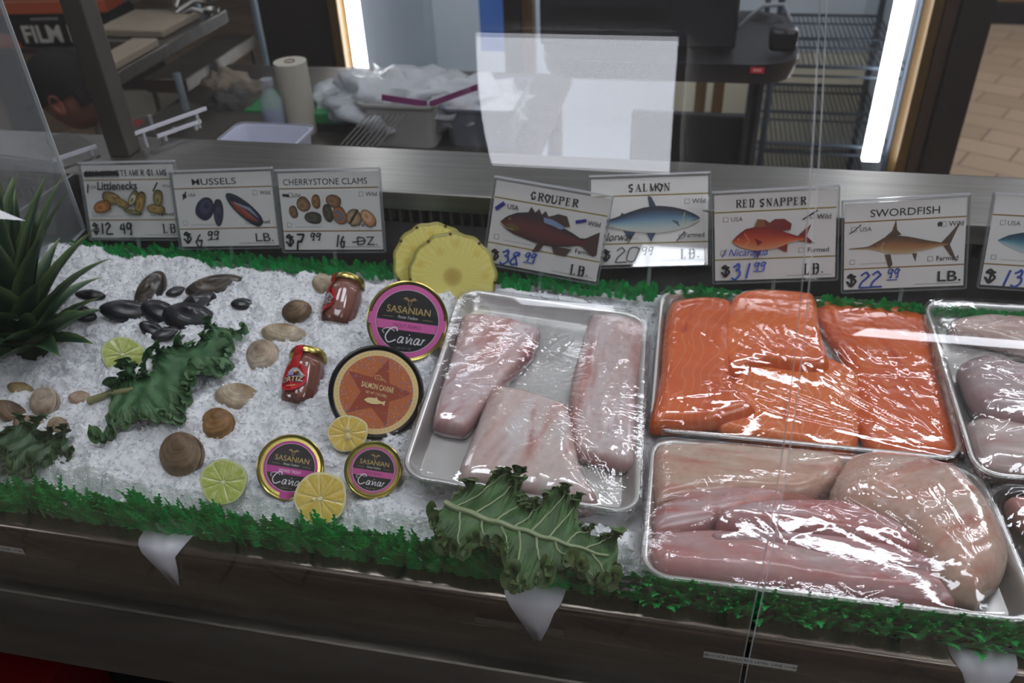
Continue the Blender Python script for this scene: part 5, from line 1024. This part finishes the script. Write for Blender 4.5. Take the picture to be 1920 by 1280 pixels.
def tin(px,py,rpx,label,kind,roll=0.,up=.0,yaw=0.,lift=.0,H=.022):
    p0=on_ice(px,py+rpx*.86); c=onplane(px,py,p0,(CAM_LOC-p0).normalized()); c+=(CAM_LOC-c).normalized()*.005
    r=rpx*mpp(c); e=empty('caviar_tin',c,facing(c,up,yaw,roll)); tag(e,label,'tin','caviar tins standing in the ice')
    if kind!='salmon':
        MB().lathe([(r*.93,-H),(r*.95,-.004),(r*1.0,-.003),(r*1.0,.0005),(r*.975,.0012),(r*.955,.0004),(r*.90,-.0006),(r*.885,.0002),(0,.0002)],72).build('tin_body',gold,e,angle=40)
        P=Print(); k=r
        band={'smoked':'b0368a','pearls':'b84f8a','large':'cc5fa0'}[kind]
        if kind=='large':
            circ(P,k*.90,band); 
            for s in (1,-1): P.poly([(s*k*.86,-k*.17),(s*k*.99,-k*.15),(s*k*.99,k*.13),(s*k*.86,k*.12)],band)
        else: circ(P,k*.80,band)
        if kind=='smoked': P.poly([(-k*.18,-k*.72),(k*.18,-k*.72),(k*.15,-k*.99),(-k*.15,-k*.99)],band)
        if kind!='large': k=r*.94
        circ(P,k*.775,'c9b7c0'); circ(P,k*.76,'15161a')
        bird(P,0,k*.52,k*.20,'9a7d52'); P.text('SASANIAN',0,k*.18,k*.17,'b39a5c',w=k*1.08,ext=.008)
        P.text('Persian Tradition',0,k*.05,k*.075,'cfcdca',w=k*.5,shear=.4)
        for s in (1,-1): P.line([(s*k*.36,k*.07),(s*k*.62,k*.07)],k*.008,'a89a70')
        hw=k*.72; P.poly([(-hw,-k*.24),(hw,-k*.24),(hw*1.04,-k*.02),(-hw*1.04,-k*.02)],band)
        P.text('SMOKED TROUT' if kind=='smoked' else 'TROUT PEARLS',0,-k*.175,k*.09,'e8e2e6' if kind=='smoked' else '5d2038',w=k*.70)
        # script Caviar
        s=k*.062; ox,oy=-k*.50,-k*.56; wc='d9d9dc'
        P.line([(ox+4.6*s,oy+4.6*s),(ox+4.0*s,oy+6.0*s),(ox+2.0*s,oy+5.4*s),(ox+.2*s,oy+2.2*s),(ox+1.6*s,oy-.1*s),(ox+4.4*s,oy+1.2*s)],s*.5,wc,True); P.line([(ox+3.6*s,oy+4.4*s),(ox+1.*s,oy+5.6*s),(ox-1.2*s,oy+4.4*s),(ox-.4*s,oy+3.2*s)],s*.25,wc,True)
        x=ox+4.8*s
        for q in ([(1.8,2.4),(.6,2.4),(.2,.6),(1.2,.2),(2.0,2.4),(1.9,.3),(2.6,.5)],[(0,2.3),(.5,2.4),(.9,.2),(2.0,2.5)],[(.2,2.3),(.2,.3),(.8,.4)],[(1.8,2.4),(.6,2.4),(.2,.6),(1.2,.2),(2.0,2.4),(1.9,.3),(2.6,.5)],[(.1,2.4),(.4,2.2),(.1,.1)]):
            P.line([(x+a*s+b*s*.25,oy+b*s) for a,b in q],s*.42,wc,True); x+=(max(a for a,b in q)+.35)*s
        P.line([(x-.1*s,oy+1.6*s),(x+.9*s,oy+2.6*s)],s*.4,wc); P.disc(ox+9.6*s,oy+3.6*s,s*.25,wc,8)
        P.text('NET WT 1 OZ',0,-k*.70,k*.045,'8a8a8a',w=k*.34)
        P.build('lid_print',e,loc=(0,0,.0003))
    else:
        MB().lathe([(r*.90,-H*1.1),(r*.93,-.006),(r*.995,-.005),(r*1.0,-.0015),(r*.985,.0012),(r*.955,.0016),(r*.93,-.0004),(r*.90,-.001),(0,-.001)],72).build('lid',M['blackgl'],e,angle=50)
        P=Print(); k=r*.885; circ(P,k,'e3c98c',64); circ(P,k*.87,'bd6a3a',64); rnd=random.Random(4)
        for i in range(330):
            a=rnd.uniform(0,2*math.pi); q=k*(.85-.34*rnd.random()**1.8); P.disc(q*math.cos(a),q*math.sin(a),k*.010*(.5+(q/k)),'5a7ac0' if rnd.random()<.6 else 'd9a070',6)
        st=[]; 
        for i in range(10):
            a=math.radians(83)+i*math.pi/5; q=k*(.84 if i%2==0 else .37); st.append((q*math.cos(a)+.0,q*math.sin(a)))
        for i in range(10): P.poly([(0,0),st[i],st[(i+1)%10]],'9a452c',z=.0006+.00002)
        P.z=40
        P.text('SALMON CAVIAR',0,k*.06,k*.13,'e6cf96',w=k*.78,ext=.012); P.text('NET WT. 7 OZ (200g)',0,-k*.07,k*.06,'e6cf96',w=k*.5)
        P.body([(-.24,.0,-.02),(-.17,.055,-.06),(-.05,.075,-.075),(.08,.05,-.055),(.17,.02,-.02),(.25,.06,-.06)],['e6cf96','e6cf96'],20,3,T=lambda q:(q[0]*k,q[1]*k-.22*k)); P.poly([(-k*.02,-k*.16),(k*.03,-k*.11),(k*.07,-k*.17)],'e6cf96'); 
        P.line([(-k*.1,k*.30),(-k*.12,k*.37),(-k*.02,k*.40),(k*.05,k*.34),(k*.12,k*.31),(k*.17,k*.27)],k*.018,'d9a46a',True); P.text('Ocean',k*.0,k*.29,k*.07,'d9a46a',shear=.4,w=k*.2)
        for i in range(60):
            a=2*math.pi*i/60; P.line([(k*.915*math.cos(a),k*.915*math.sin(a)),(k*.945*math.cos(a+.02),k*.945*math.sin(a+.02))],k*.01,'a58a58')
        P.build('lid_print',e,loc=(0,0,-.0008))
    return e
tin(764,602,76,'large gold and pink SASANIAN trout pearls caviar tin below the pineapple slices','large',roll=math.radians(-2),up=.05)
tin(706,735,89,'black lidded salmon caviar tin with an orange label and a brown star','salmon',roll=math.radians(-6),up=.04,yaw=.05)
tin(545,876,62,'gold SASANIAN smoked trout caviar tin left of the lemon half','smoked',roll=math.radians(0),up=.12,yaw=.12)
tin(700,881,54,'small gold SASANIAN trout pearls caviar tin right of the lemon half','pearls',roll=math.radians(0),up=.12,yaw=.05)
# ============================================================ citrus
def citrus(px,py,rpx,kind,label,roll=0.,up=.0,yaw=0.,sink=0.,seeds=(),squash=1.,near=.004):
    p0=on_ice(px,py+rpx*(.8-sink*70)); c=onplane(px,py,p0,(CAM_LOC-p0).normalized()); c+=(CAM_LOC-c).normalized()*near; r=rpx*mpp(c)
    lime=kind=='lime'; rind='4d7a2c' if lime else 'd6c334'; pith='cdd69a' if lime else 'e6dfb0'; fl_='b9c468' if lime else 'dfc566'; fl2='a3b352' if lime else 'd3b04c'
    e=empty(kind+'_half',c,facing(c,up,yaw,roll)); tag(e,label,kind,'cut citrus on the ice')
    ir=lambda a:1+.025*math.sin(3*a+1)+.02*math.sin(5*a)
    prof=[(.0,-.78),(.12,-.76),(.35,-.68),(.6,-.52),(.82,-.32),(.95,-.12),(1.,-.02),(.99,0.002)]
    G=[[(r*a*math.cos(t)*ir(t),r*a*math.sin(t)*ir(t)*squash,r*z) for t in [2*math.pi*i/48 for i in range(48)]] for a,z in prof]
    MB().grid(G,close=True,col=lin(rind)).build('peel',pmat('peel_'+kind,rind,rough=.35,var=.3,vscale=120,bump=.3,bscale=500,bdist=.0006),e,angle=180)
    G=[[(r*a*math.cos(t)*ir(t),r*a*math.sin(t)*ir(t)*squash,z) for t in [2*math.pi*i/48 for i in range(48)]] for a,z in ((.99,.0),(.975,.0006),(.90,.0006),(0,.0004))]
    MB().grid(G,close=True,col=lin(pith)).build('pith',M['vcol'],e)
    mb=MB(); n=9 if lime else 10; rnd=random.Random(int(px))
    A,B_,C_=lin(fl_),lin(fl2),lin('dfe0a8' if lime else 'ecd58a')
    cuts=[2*math.pi*(i+rnd.uniform(-.12,.12))/n for i in range(n)]+[None]; cuts[-1]=cuts[0]+2*math.pi
    for i in range(n):
        a0,a1=cuts[i]+.006,cuts[i+1]-.006; rows=[];cols=[]
        for q in range(9):
            v=q/8; row=[]
            for k in range(9):
                u=k/8; ww=(.35+.65*math.sin(math.pi*min(u,.8)/1.6)**.3); a=(a0+a1)/2+(v-.5)*(a1-a0)*(.97 if u>.2 else .6+1.85*u); rad=r*(.07+.845*u*(1-.035*abs(2*v-1)**3)); row.append((rad*math.cos(a)*ir(a),rad*math.sin(a)*ir(a)*squash,.0011-.0005*abs(2*v-1)**4+.0003*rnd.random())); cols.append(mix(mix(A,B_,rnd.random()*.9),C_,.55*(rnd.random()<.2)+.25*(abs(2*v-1)>.8)))
            rows.append(row)
        mb.grid(rows,col=cols)
    mb.build('flesh',M['citrus'],e,angle=180)
    for sx,sy,rr_ in seeds: MB().lathe([(0,0),(.0022*rr_,.0006),(.0026*rr_,.0014),(.001*rr_,.0024),(0,.0025)],12,Matrix.Translation((sx*r,sy*r,.0006))).build('seed',pmat('seed','d9cfa0' if rr_<1.2 else 'cdbb80',rough=.4),e)
    MB().disc if False else None
    G=[[(r*.09*a*math.cos(t),r*.06*a*math.sin(t),.0016) for t in [2*math.pi*i/14 for i in range(14)]] for a in (1,0)]; MB().grid(G,close=True).build('core',pmat('core','ece6c0',rough=.6),e)
    return e
M['citrus']=pmat('citrus_flesh',attr=True,rough=.2,coat=.4,bump=.4,bscale=220,bdist=.001)
citrus(230,664,38,'lime','smaller lime half sunk in the ice above the left kale leaf',sink=.006,squash=.86)
citrus(419,903,43,'lime','larger lime half near the front green grass',yaw=-.22,up=-.05,roll=.2,near=.014)
citrus(652,812,38,'lemon','smaller lemon half in front of the star labelled tin',sink=.003,yaw=-.1,seeds=((-.0,.18,1.3),(.0,-.2,1.4)),roll=.3,squash=.9,near=.020)
citrus(601,934,50,'lemon','larger lemon half between the two small caviar tins',yaw=-.25,up=-.05,roll=.5,seeds=((-.25,.05,.7),),near=.042)
# ============================================================ pineapple slices
def pine(px,py,rpx,label,yoff,seed,roll):
    c=bed(px,py,.0); c=onplane(px,py,(0,.375+yoff,.03),Vector((0,-math.cos(.35),math.sin(.35)))); r=rpx*mpp(c); e=empty('pineapple_slice',c,facing(c,-.1,0,roll)); tag(e,label,'pineapple','pineapple slices at the back of the ice')
    rnd=random.Random(seed); na,nr=120,26; t=.011; sc=[1+.018*math.sin(13*a*2*math.pi/na)+.010*noise.noise(Vector((a*.3,seed,0))) for a in range(na)]
    Y1,Y2,CO,OR,GB=lin('dccf5e'),lin('e6dd8a'),lin('b9a24c'),lin('d3b23a'),lin('6e6a2a'); V=[];cols=[]
    eyes=[(rnd.uniform(.62,.8),2*math.pi*(i+rnd.uniform(-.2,.2))/9) for i in range(9)]
    for j in range(nr+1):
        u=j/nr; row=[]
        for i in range(na):
            a=2*math.pi*i/na; rr_=r*u*sc[i]; x,y=rr_*math.cos(a),rr_*math.sin(a); row.append((x,y,t/2-.001*(u>.97)))
            c_=mix(Y1,Y2,.5+.5*math.sin(a*41+5*noise.noise(Vector((u*4,a*3,seed))))*u); c_=mix(c_,CO,max(0,1-(u/.24)**4)); 
            for eu,ea in eyes:
                d=math.hypot(u*math.cos(a)-eu*math.cos(ea),u*math.sin(a)-eu*math.sin(ea)); c_=mix(c_,OR,.7*max(0,1-d/.13))
            if u>.955: c_=mix(c_,GB,.7)
            cols.append(c_)
        V.append(row)
    MB().grid(V,close=True,col=cols).build('flesh',M['pine'],e,angle=180)
    back=[[(x*1.0,y*1.0,-t/2) for x,y,z in V[-1]],[(0,0,-t/2)]*na]; mid=[[(x*1.012,y*1.012,z) for x,y,_ in V[-1]] for z in (t/2-.0015,0,-t/2+.0015)]
    MB().grid([V[-1]]+mid+[back[0]],close=True).build('rind',pmat('pine_rind','6f6b2c',rough=.7,var=.6,vscale=70,col2='9a8f3a',bump=.6,bscale=120,bdist=.003),e,angle=180)
    MB().grid(back,close=True,col=Y1).build('back_flesh',M['pine'],e)
    for i in range(8):
        a=2*math.pi*i/8+rnd.uniform(-.2,.2); MB().lathe([(0,.0),(.0022,.0003),(.0016,.0012),(0,.0014)],8,Matrix.Translation((r*.965*math.cos(a),r*.965*math.sin(a),t/2-.0006))).build('eye_spot',pmat('eye_brown','5a3a1c',rough=.8),e)
M['pine']=pmat('pine_flesh',attr=True,rough=.35,coat=.2,bump=.3,bscale=160,bdist=.001)
pine(812,492,74,'pineapple slice standing behind the other slice at the back of the ice',.018,3,.4)
pine(849,518,82,'front pineapple slice standing in the ice behind the pink caviar tin',0,5,.0)
# ============================================================ anchovy jars
def jar(px,py,hpx,label,tilt,yaw,seed):
    """px,py: middle of the lid top in the photo; the foot is sunk in ice"""
    fx,fy=px-tilt*hpx,py+hpx
    base=on_ice(fx,fy)+Vector((0,0,-.004)); H=.070; w=.0228; d=ray(px,py).normalized(); oc=CAM_LOC-base; b_=d.dot(oc); disc=b_*b_-(oc.dot(oc)-H*H)
    topp=CAM_LOC+d*(-b_+math.sqrt(max(disc,0))); ax=(topp-base).normalized(); print('jar',ax,disc)
    e=empty('anchovy_jar',base); X=Vector((1,0,0)); X=(X-ax*X.dot(ax)).normalized(); Y=ax.cross(X); Rm=Matrix((X,Y,ax)).transposed()@Matrix.Rotation(yaw,3,'Z'); e.rotation_euler=Rm.to_euler(); tag(e,label,'jar','anchovy jars in the ice')
    # twelve-sided fluted glass
    def ring(r,z,fl=0.): return [((r*(1+fl*math.cos(12*a)))*math.cos(a),(r*(1+fl*math.cos(12*a)))*math.sin(a),z) for a in [2*math.pi*i/72 for i in range(72)]]
    MB().grid([ring(0,.001),ring(w*.86,.001),ring(w*.93,.004,.01),ring(w*.95,H*.2,.018),ring(w*.97,H*.62,.018),ring(w*.90,H*.74,.01),ring(w*.82,H*.78),ring(w*.80,H*.86),ring(0,H*.865)],close=True).build('contents',M['anchovy'],e,angle=60)
    MB().grid([ring(w*.9,0),ring(w*.98,.004,.01),ring(w,H*.2,.02),ring(w*1.02,H*.62,.02),ring(w*.94,H*.76,.01),ring(w*.85,H*.79),ring(w*.84,H*.87)],close=True).build('glass',M['jarglass'],e,angle=180)
    MB().lathe([(w*.93,H*.845),(w*.97,H*.85),(w*.985,H*.87),(w*.975,H*.93),(w*.93,H*.965),(w*.86,H*.972),(w*.82,H*.965),(0,H*.966)],56).build('lid',gold,e,angle=50)
    # red ribbon seal over lid and neck, round label, both printed flat and bent on
    a0=math.radians(-105); G=[]
    for r_,z in ((w*.3,H*.9685),(w*.80,H*.9695),(w*.87,H*.976),(w*.94,H*.969),(w*.985,H*.935),(w*.996,H*.87),(w*.98,H*.845),(w*.90,H*.80),(w*.97,H*.75),(w*1.045,H*.66),(w*1.05,H*.52)):
        hw=.0058/max(r_,.004); G.append([((r_+.0003)*math.cos(a0+k*hw),(r_+.0003)*math.sin(a0+k*hw),z+.0002) for k in (-1,-.5,0,.5,1)])
    MB().grid(G).build('ribbon',pmat('seal_red','b01c1c',rough=.35,var=.2,vscale=200),e,angle=180)
    P=Print(); R0=w*.80
    circ(P,R0,'c2353a',40); circ(P,R0*.95,'b8141c',40); P.poly([(-R0*.75,R0*.12),(R0*.05,R0*.82),(R0*.85,R0*.05)],'d9d9e2'); P.poly([(-R0*.5,R0*.14),(R0*.02,R0*.5),(R0*.1,R0*.1)],'9a97c4'); P.poly([(-R0*.2,R0*.3),(R0*.3,R0*.42),(R0*.25,R0*.28)],'c9b25a')
    P.text('ORTIZ',.0,-R0*.36,R0*.42,'27408c',w=R0*1.62,ext=.03); P.text('ORTIZ',.0,-R0*.34,R0*.36,'e0d48a',w=R0*1.5,ext=.0); P.line([(-R0*.3,-R0*.62),(R0*.35,-R0*.62)],R0*.06,'d9a070')
    rr_=w*1.055
    P.mb.v=[((rr_+z)*math.cos(a0+x/rr_),(rr_+z)*math.sin(a0+x/rr_),H*.36+y) for x,y,z in P.mb.v]; P.build('label',e)
    return e
M['anchovy']=pmat('anchovy','6b3a34',rough=.4,var=.5,vscale=40,stretch=(3,3,.3),col2='8a5a4c'); M['jarglass']=clear('jar_glass',f0=.06,rough=.02,tint=(.96,.94,.93))
jar(655,524,80,'anchovy jar with gold lid nearer the back beside the pink caviar tin',.30,math.radians(-30),1)
jar(580,660,94,'anchovy jar with gold lid and red round label in the middle of the ice',.22,math.radians(3),2)
# ============================================================ shellfish
def clam(px,py,wpx,hpx,label,c1,c2,c3,roll=0.,up=.5,yaw=0.,seed=0,gap=.12,name='clam',cat='clam',grp='clams on the ice',sink=.35,long_=1.,flat=.62):
    c=on_ice(px,py); s=mpp(c); a=wpx*s/2*1.12; b=hpx*s/2*1.10; c=c+Vector((0,0,b*(.5-sink)))
    e=empty(name,c,facing(c,up,yaw,roll)); tag(e,label,cat,grp); C1,C2,C3=lin(c1),lin(c2),lin(c3)
    for sd in (1,-1):
        G=[];cols=[]
        for i in range(25):
            u=i/24; row=[]
            for j in range(33):
                v=math.pi*2*j/32; r=u; x=a*r*math.cos(v)*(1+.07*math.sin(v)); y=b*(r*math.sin(v)*(1-.10*math.cos(v)**2)+.80*(1-r))
                rho=min(1,math.hypot(x/a,y/b*(1 if y<0 else 1.0))); dome=math.sqrt(max(0,1-min(1,math.hypot(x/(a*1.04),(y)/(b*1.04)))**2.4))*(1-u**14)
                umbo=math.exp(-((x/a*long_)**2+((y/b)-.55)**2)/.12)
                z=min(a,b)*(flat*dome+.20*umbo*dome*(u<.99)+(.020 if name=='clam' else .006)*math.sin(u*60+.8*noise.noise(Vector((x*70,y*70,seed))))*(u>.06)*(1-u**10))
                row.append((x,y,sd*(z+gap*.5*b*.2)));
                k=.5+.5*math.sin(u*34+2*noise.noise(Vector((x*60,y*60,seed)))); cc=mix(C1,C2,k*.9-.1+1.0*noise.noise(Vector((x*45,y*45,seed+3)))); cc=mix(cc,C3,max(0,noise.noise(Vector((x*30,y*30,seed+9)))*1.6+.6*umbo-.25)); cols.append(cc)
            G.append(row)
        if sd<0: G=[r[::-1] for r in G]; cols=sum([cols[k*33:(k+1)*33][::-1] for k in range(25)],[])
        MB().grid(G,col=cols).build('shell_valve',M['shell'],e,angle=180)
    MB().tube([(-a*.25,b*.83,0),(0,b*.9,0),(a*.25,b*.83,0)],[.0012,.002,.0012],6).build('hinge',pmat('hinge','2e2723',rough=.7),e)
    return e
M['shell']=pmat('shell',attr=True,rough=.5,var=.45,vscale=110,bump=.7,bscale=90,bdist=.001)
M['mussel']=pmat('mussel_shell',attr=True,rough=.33,var=.4,vscale=60,bump=.3,bscale=120,bdist=.001,coat=.3)
br=('6e5740','8a7258','3c3029'); tn=('b3a186','c9baa0','8a6a45'); ob=('8a6236','a88050','4a2f1c'); pk=('b9a48c','cdbfae','8e7860')
CL=[(556,584,54,42,'brown clam behind the first pale clam, left of the rear jar',br,.2,.5),(604,531,34,36,'small pale clam tucked behind the rear anchovy jar',tn,.3,.4),(533,626,78,38,'elongated tan clam up the ice from the round beige one',tn,.05,.7),
 (494,675,72,62,'round beige clam left of the front anchovy jar',pk,-.5,.3),(447,750,76,52,'pale clam with a brown rim in the middle of the ice',tn,.1,.7),(409,800,66,58,'orange brown clam below the pale clam',ob,-.4,.4),(341,858,90,76,'biggest clam, grey brown, left of the larger lime half',br,-.5,.3),
 (22,774,62,36,'brown clam at the left edge above the left kale',br,-.3,.5),(84,758,58,52,'grey beige clam near the left edge',pk,-.6,.3),(56,796,52,34,'flat pinkish clam below the grey beige clam',('a8907c','bda896','8a6a55'),.2,.7),(108,800,42,34,'pale tan clam touching the left kale leaf',('a08a70','b8a488','7d6248'),-.5,.7),
 (40,730,46,24,'yellowish clam nearly covered by ice at the left',('9a8456','b09a6c','6e5a3a'),0,.8),(150,746,36,26,'small pinkish clam beside the kale stalk',('ab9078','c0aa92','8a6a52'),.3,.8)]
for i,(x,y,w_,h_,lb,cc,rl,up_) in enumerate(CL): clam(x,y,w_,h_,lb,*cc,roll=rl,up=up_,yaw=(-.5,.2,-.1,-.8,.1,-.7,-.75,.3,-.8,.2,-.5,.1,.3)[i],seed=i,gap=.3,sink=.55 if h_<45 else .35)
mz=('17181c','25272d','3a3438')
ML=[(284,548,62,34,'upright mussel with a worn brown tip at the back of the group',1.15,.1),(243,588,78,34,'long black mussel left of the upright one',.15,.6),(302,590,58,34,'black mussel beside the base of the upright one',-.2,.7),(357,602,74,46,'glossy black mussel nearest the kale leaf',.05,.5),(404,540,80,32,'mussel with a worn edge at the right of the group',.45,.5),(372,575,56,34,'black mussel between the glossy one and the rightmost',.8,.5),(312,628,40,20,'small black mussel half under ice in front of the group',.6,.7),(288,622,44,22,'thin black mussel half under ice above the small lime',-.3,.7),(170,555,40,16,'sliver of a black mussel near the pineapple crown',.2,.7),(155,590,40,22,'black mussel touching the pineapple crown leaves',-.1,.7),(455,572,32,18,'tiny mussel scrap in the ice right of the group',.2,.7),(330,548,28,14,'tiny black mussel scrap between the upright one and the rightmost',.6,.7)]
M_sh=M['shell']; M['shell']=M['mussel']
for i,(x,y,w_,h_,lb,rl,up_) in enumerate(ML):
    worn=('2b2622','6b5f50','15161a') if i in (0,4) else mz
    clam(x,y,w_*1.2,h_*1.25,lb,*worn,roll=rl,up=up_,seed=40+i,name='mussel',cat='mussel',grp='mussels on the ice',flat=.55,sink=.35)
M['shell']=M_sh
# ============================================================ kale
def kale(label,spine,wl,wr,amp,seed,veins=True,ns=230,nt=64,curl=1.,col=('1f3d22','3d5c36','6d8150'),fold=0.,stem=None,freq=(8,30)):
    pts=[Vector(p) for p in spine]
    SP=[];
    for i in range(ns):
        u=i/(ns-1)*(len(pts)-1); k=min(int(u),len(pts)-2); t=u-k; a,b,c_,d=pts[max(k-1,0)],pts[k],pts[k+1],pts[min(k+2,len(pts)-1)]
        SP.append(.5*((2*b)+(-a+c_)*t+(2*a-5*b+4*c_-d)*t*t+(-a+3*b-3*c_+d)*t**3))
    c0=sum(SP,Vector())/ns; e=empty('kale_leaf',c0); tag(e,label,'kale leaf','curly kale leaves'); up=BN.copy()
    A,B_,C_=lin(col[0]),lin(col[1]),lin(col[2]); G=[];cols=[]; Lh=(SP[-1]-SP[0]).length
    for i in range(ns):
        s=i/(ns-1); d=(SP[min(i+1,ns-1)]-SP[max(i-1,0)]).normalized(); sd=d.cross(up).normalized(); n=sd.cross(d).normalized(); row=[]
        lob=.78+.30*math.sin(s*17+seed)+.25*noise.noise(Vector((s*9,seed,0)))
        for j in range(nt):
            v=(j/(nt-1))*2-1; side=1 if v>0 else -1; av=abs(v); W_=(wr if v>0 else wl); W_=W_(s)*(lob if side>0 else (.78+.30*math.sin(s*15+seed*2+1)+.25*noise.noise(Vector((s*9,seed+5,0)))))
            fr=av**2.2; q=Vector((s*Lh*30,v*2+side*3,seed)); 
            nf1,nf2=freq; ph1=2*math.pi*(s*nf1+.9*noise.noise(Vector((s*11,side*3,seed)))+.25*side); ph2=2*math.pi*(s*nf2+1.2*noise.noise(Vector((s*23,side*5+av,seed+2)))); ph3=2*math.pi*(s*nf2*2.3+1.5*noise.noise(Vector((s*50,side*5+av*2,seed+3))))
            nn=.6+1.1*abs(noise.noise(Vector((s*19,side*4+av,seed+6)))); e1=amp*av**2.0*.85; e2=amp*.55*av**3.*nn; e3=amp*.36*av**4*nn
            lat=W_*(av-.30*curl*av**5)+e2*.8*math.cos(ph2*1.0+1)+e3*math.cos(ph3+2)+noise.noise(Vector((s*60,side*9+av*3,seed+8)))*amp*.35*av**3
            al=e1*.55*math.cos(ph1)+e2*.95*math.cos(ph2)+e3*.9*math.cos(ph3)
            z=e1*.9*math.sin(ph1)+e2*.95*math.sin(ph2)+e3*.8*math.sin(ph3)+curl*.55*amp*av**3+fold*av*W_+.0012*math.cos(9*v+s*40)*(1-av)
            p=SP[i]+sd*side*lat+d*al+n*z-c0; row.append(tuple(p))
            k=.5+.9*noise.noise(Vector((s*20,v*3,seed+20))); cc=mix(A,B_,k); cc=mix(cc,C_,.55*max(0,av-.86)/.14*(.4+abs(noise.noise(Vector((s*120,side,1)))))); cols.append(cc)
        G.append(row)
    o=MB().grid(G,col=cols).build('leaf_blade',M['kale'],e,angle=180)
    # midrib and side veins ride on the blade
    def gp(i,j,h=.0009):
        i=min(max(i,0),ns-1); j=min(max(j,0),nt-1); return Vector(G[i][j])+up*h
    mid=nt//2
    if veins:
        MB().tube([gp(i,mid,.0016) for i in range(0,int(ns*.93),3)],[.0026*(1-.75*i/ns)+.0004 for i in range(0,int(ns*.93),3)],7).build('midrib',M['rib'],e)
        for k in range(8):
            for sgn in (1,-1):
                i0=int(ns*(.06+.105*k+(.04 if sgn>0 else 0))); L=[]
                for q in range(15): u=q/14; L.append(gp(i0+int(u*ns*.13),mid+int(sgn*(nt/2-1)*u*.80),.0008))
                MB().tube(L,[.0012*(1-.7*q/14) for q in range(15)],5).build('vein',M['rib'],e)
    if stem:
        S_=[Vector(q)-c0 for q in stem]; MB().tube(S_,[.0048,.0042,.003][:len(S_)],10).build('stalk',pmat('stalk','8a8a62',rough=.5),e)
    return e
M['kale']=pmat('kale',attr=True,rough=.45,var=.3,vscale=150,bump=.5,bscale=260,bdist=.001); M['rib']=pmat('kale_rib','93a17c',rough=.45)
def bl(x,y,h): p=bed(x,y,h); return p
kale('dark green curly kale leaf lying on ice between the mussels and the clams',[bl(205,762,.012),bl(262,738,.02),bl(322,700,.022),bl(378,658,.020),bl(432,618,.014)],
     lambda s:.058*(1-.30*s)*(.75+.7*math.sin(math.pi*min(1,s*.8+.16))),lambda s:.080*(1-.52*s)*(.75+.7*math.sin(math.pi*min(1,s*.8+.16))),.012,2,veins=False,ns=560,nt=90,freq=(9,36),curl=1.1,col=('315a38','52794f','76985f'),stem=[bed(166,752,.006),bed(205,738,.012),bed(250,730,.018)])
kale('big curly kale leaf with pale veins draped over the front grass below the left tray',[atZ(836,945,.020),atZ(920,976,.026),atZ(1000,1000,.026),atZ(1080,1026,.018),atZ(1158,1048,.006)],
     lambda s:.064*(.55+.75*math.sin(math.pi*min(1,s*.9+.12))),lambda s:.052*(.60+.75*math.sin(math.pi*min(1,s*.9+.12))),.010,5,ns=620,nt=96,curl=1.0,freq=(8,36),col=('2c5228','47703a','8a9258'))
kale('curly kale leaf cut off by the left edge of the view',[bl(-110,820,.012),bl(-40,828,.022),bl(30,836,.022),bl(80,840,.018),bl(128,836,.012)],
     lambda s:.040*(.5+.8*math.sin(math.pi*min(1,s*.85+.14))),lambda s:.042*(.5+.8*math.sin(math.pi*min(1,s*.85+.14))),.011,9,veins=False,ns=460,nt=80,curl=1.1,col=('2a4c2c','466848','6a8458'))
# ============================================================ pineapple crown
def crown():
    b=on_ice(68,655); e=empty('pineapple',b); tag(e,'leafy green pineapple crown standing in the ice at the left edge','pineapple crown')
    ax=Vector((-.16,.10,1)).normalized(); X=Vector((1,0,0)); X=(X-ax*X.dot(ax)).normalized(); Y=ax.cross(X); R3=Matrix((X,Y,ax)).transposed()
    MB().lathe([(.012,-.012),(.022,.0),(.024,.02),(.018,.06),(.01,.09),(0,.1)],20,R3.to_4x4()).build('core_stem',pmat('crown_core','2f3a22',rough=.7),e)
    mb=MB(); rnd=random.Random(3); n=64
    G1,G2,TIP=lin('294530'),lin('40684a'),lin('7d9058'); 
    for k in range(n):
        t=k/n; ang=k*2.39996; z0=.004+.085*t; el=math.radians(8+70*t**.8+rnd.uniform(-6,6)); L=(.036+.104*math.sin(math.pi*min(1,.10+t*.62)))*rnd.uniform(.85,1.12)*(1.15 if t>.55 else 1); W_=(.0165+.0055*t)*rnd.uniform(.9,1.1); r0=.020*(1-.6*t)
        rad=Vector((math.cos(ang),math.sin(ang),0)); curve=rnd.uniform(.15,.55)*(1-.5*t); rows=[];cols=[]; p=rad*r0+Vector((0,0,z0)); m=13; a=el+curve*.6; tang=Vector((-math.sin(ang),math.cos(ang),0)); gcol=mix(G1,G2,rnd.random()*.8+.2*t)
        for i in range(m):
            u=i/(m-1); aa=a-curve*1.6*u; 
            if i: p=p+(rad*math.cos(aa)+Vector((0,0,math.sin(aa))))*(L/(m-1))
            nrm=(-rad*math.sin(aa)+Vector((0,0,math.cos(aa)))); w=W_*(1-u**1.7)*(1+.06*(i%2)*(u>.1))+.0003
            rows.append([R3@(p+tang*w*q+nrm*(w*.5*q*q)) for q in (-1,-.5,0,.5,1)]); 
            for q in (-1,-.5,0,.5,1): cols.append(mix(mix(gcol,G1,.4*(abs(q)<.3)),TIP,.7*(abs(q)==1)+.8*(u>.9)))
        mb.grid(rows,col=cols)
    mb.build('leaves',M['crown'],e,angle=180)
M['crown']=pmat('crown_leaf',attr=True,rough=.4,var=.35,vscale=40,stretch=(1,1,.4))
crown()
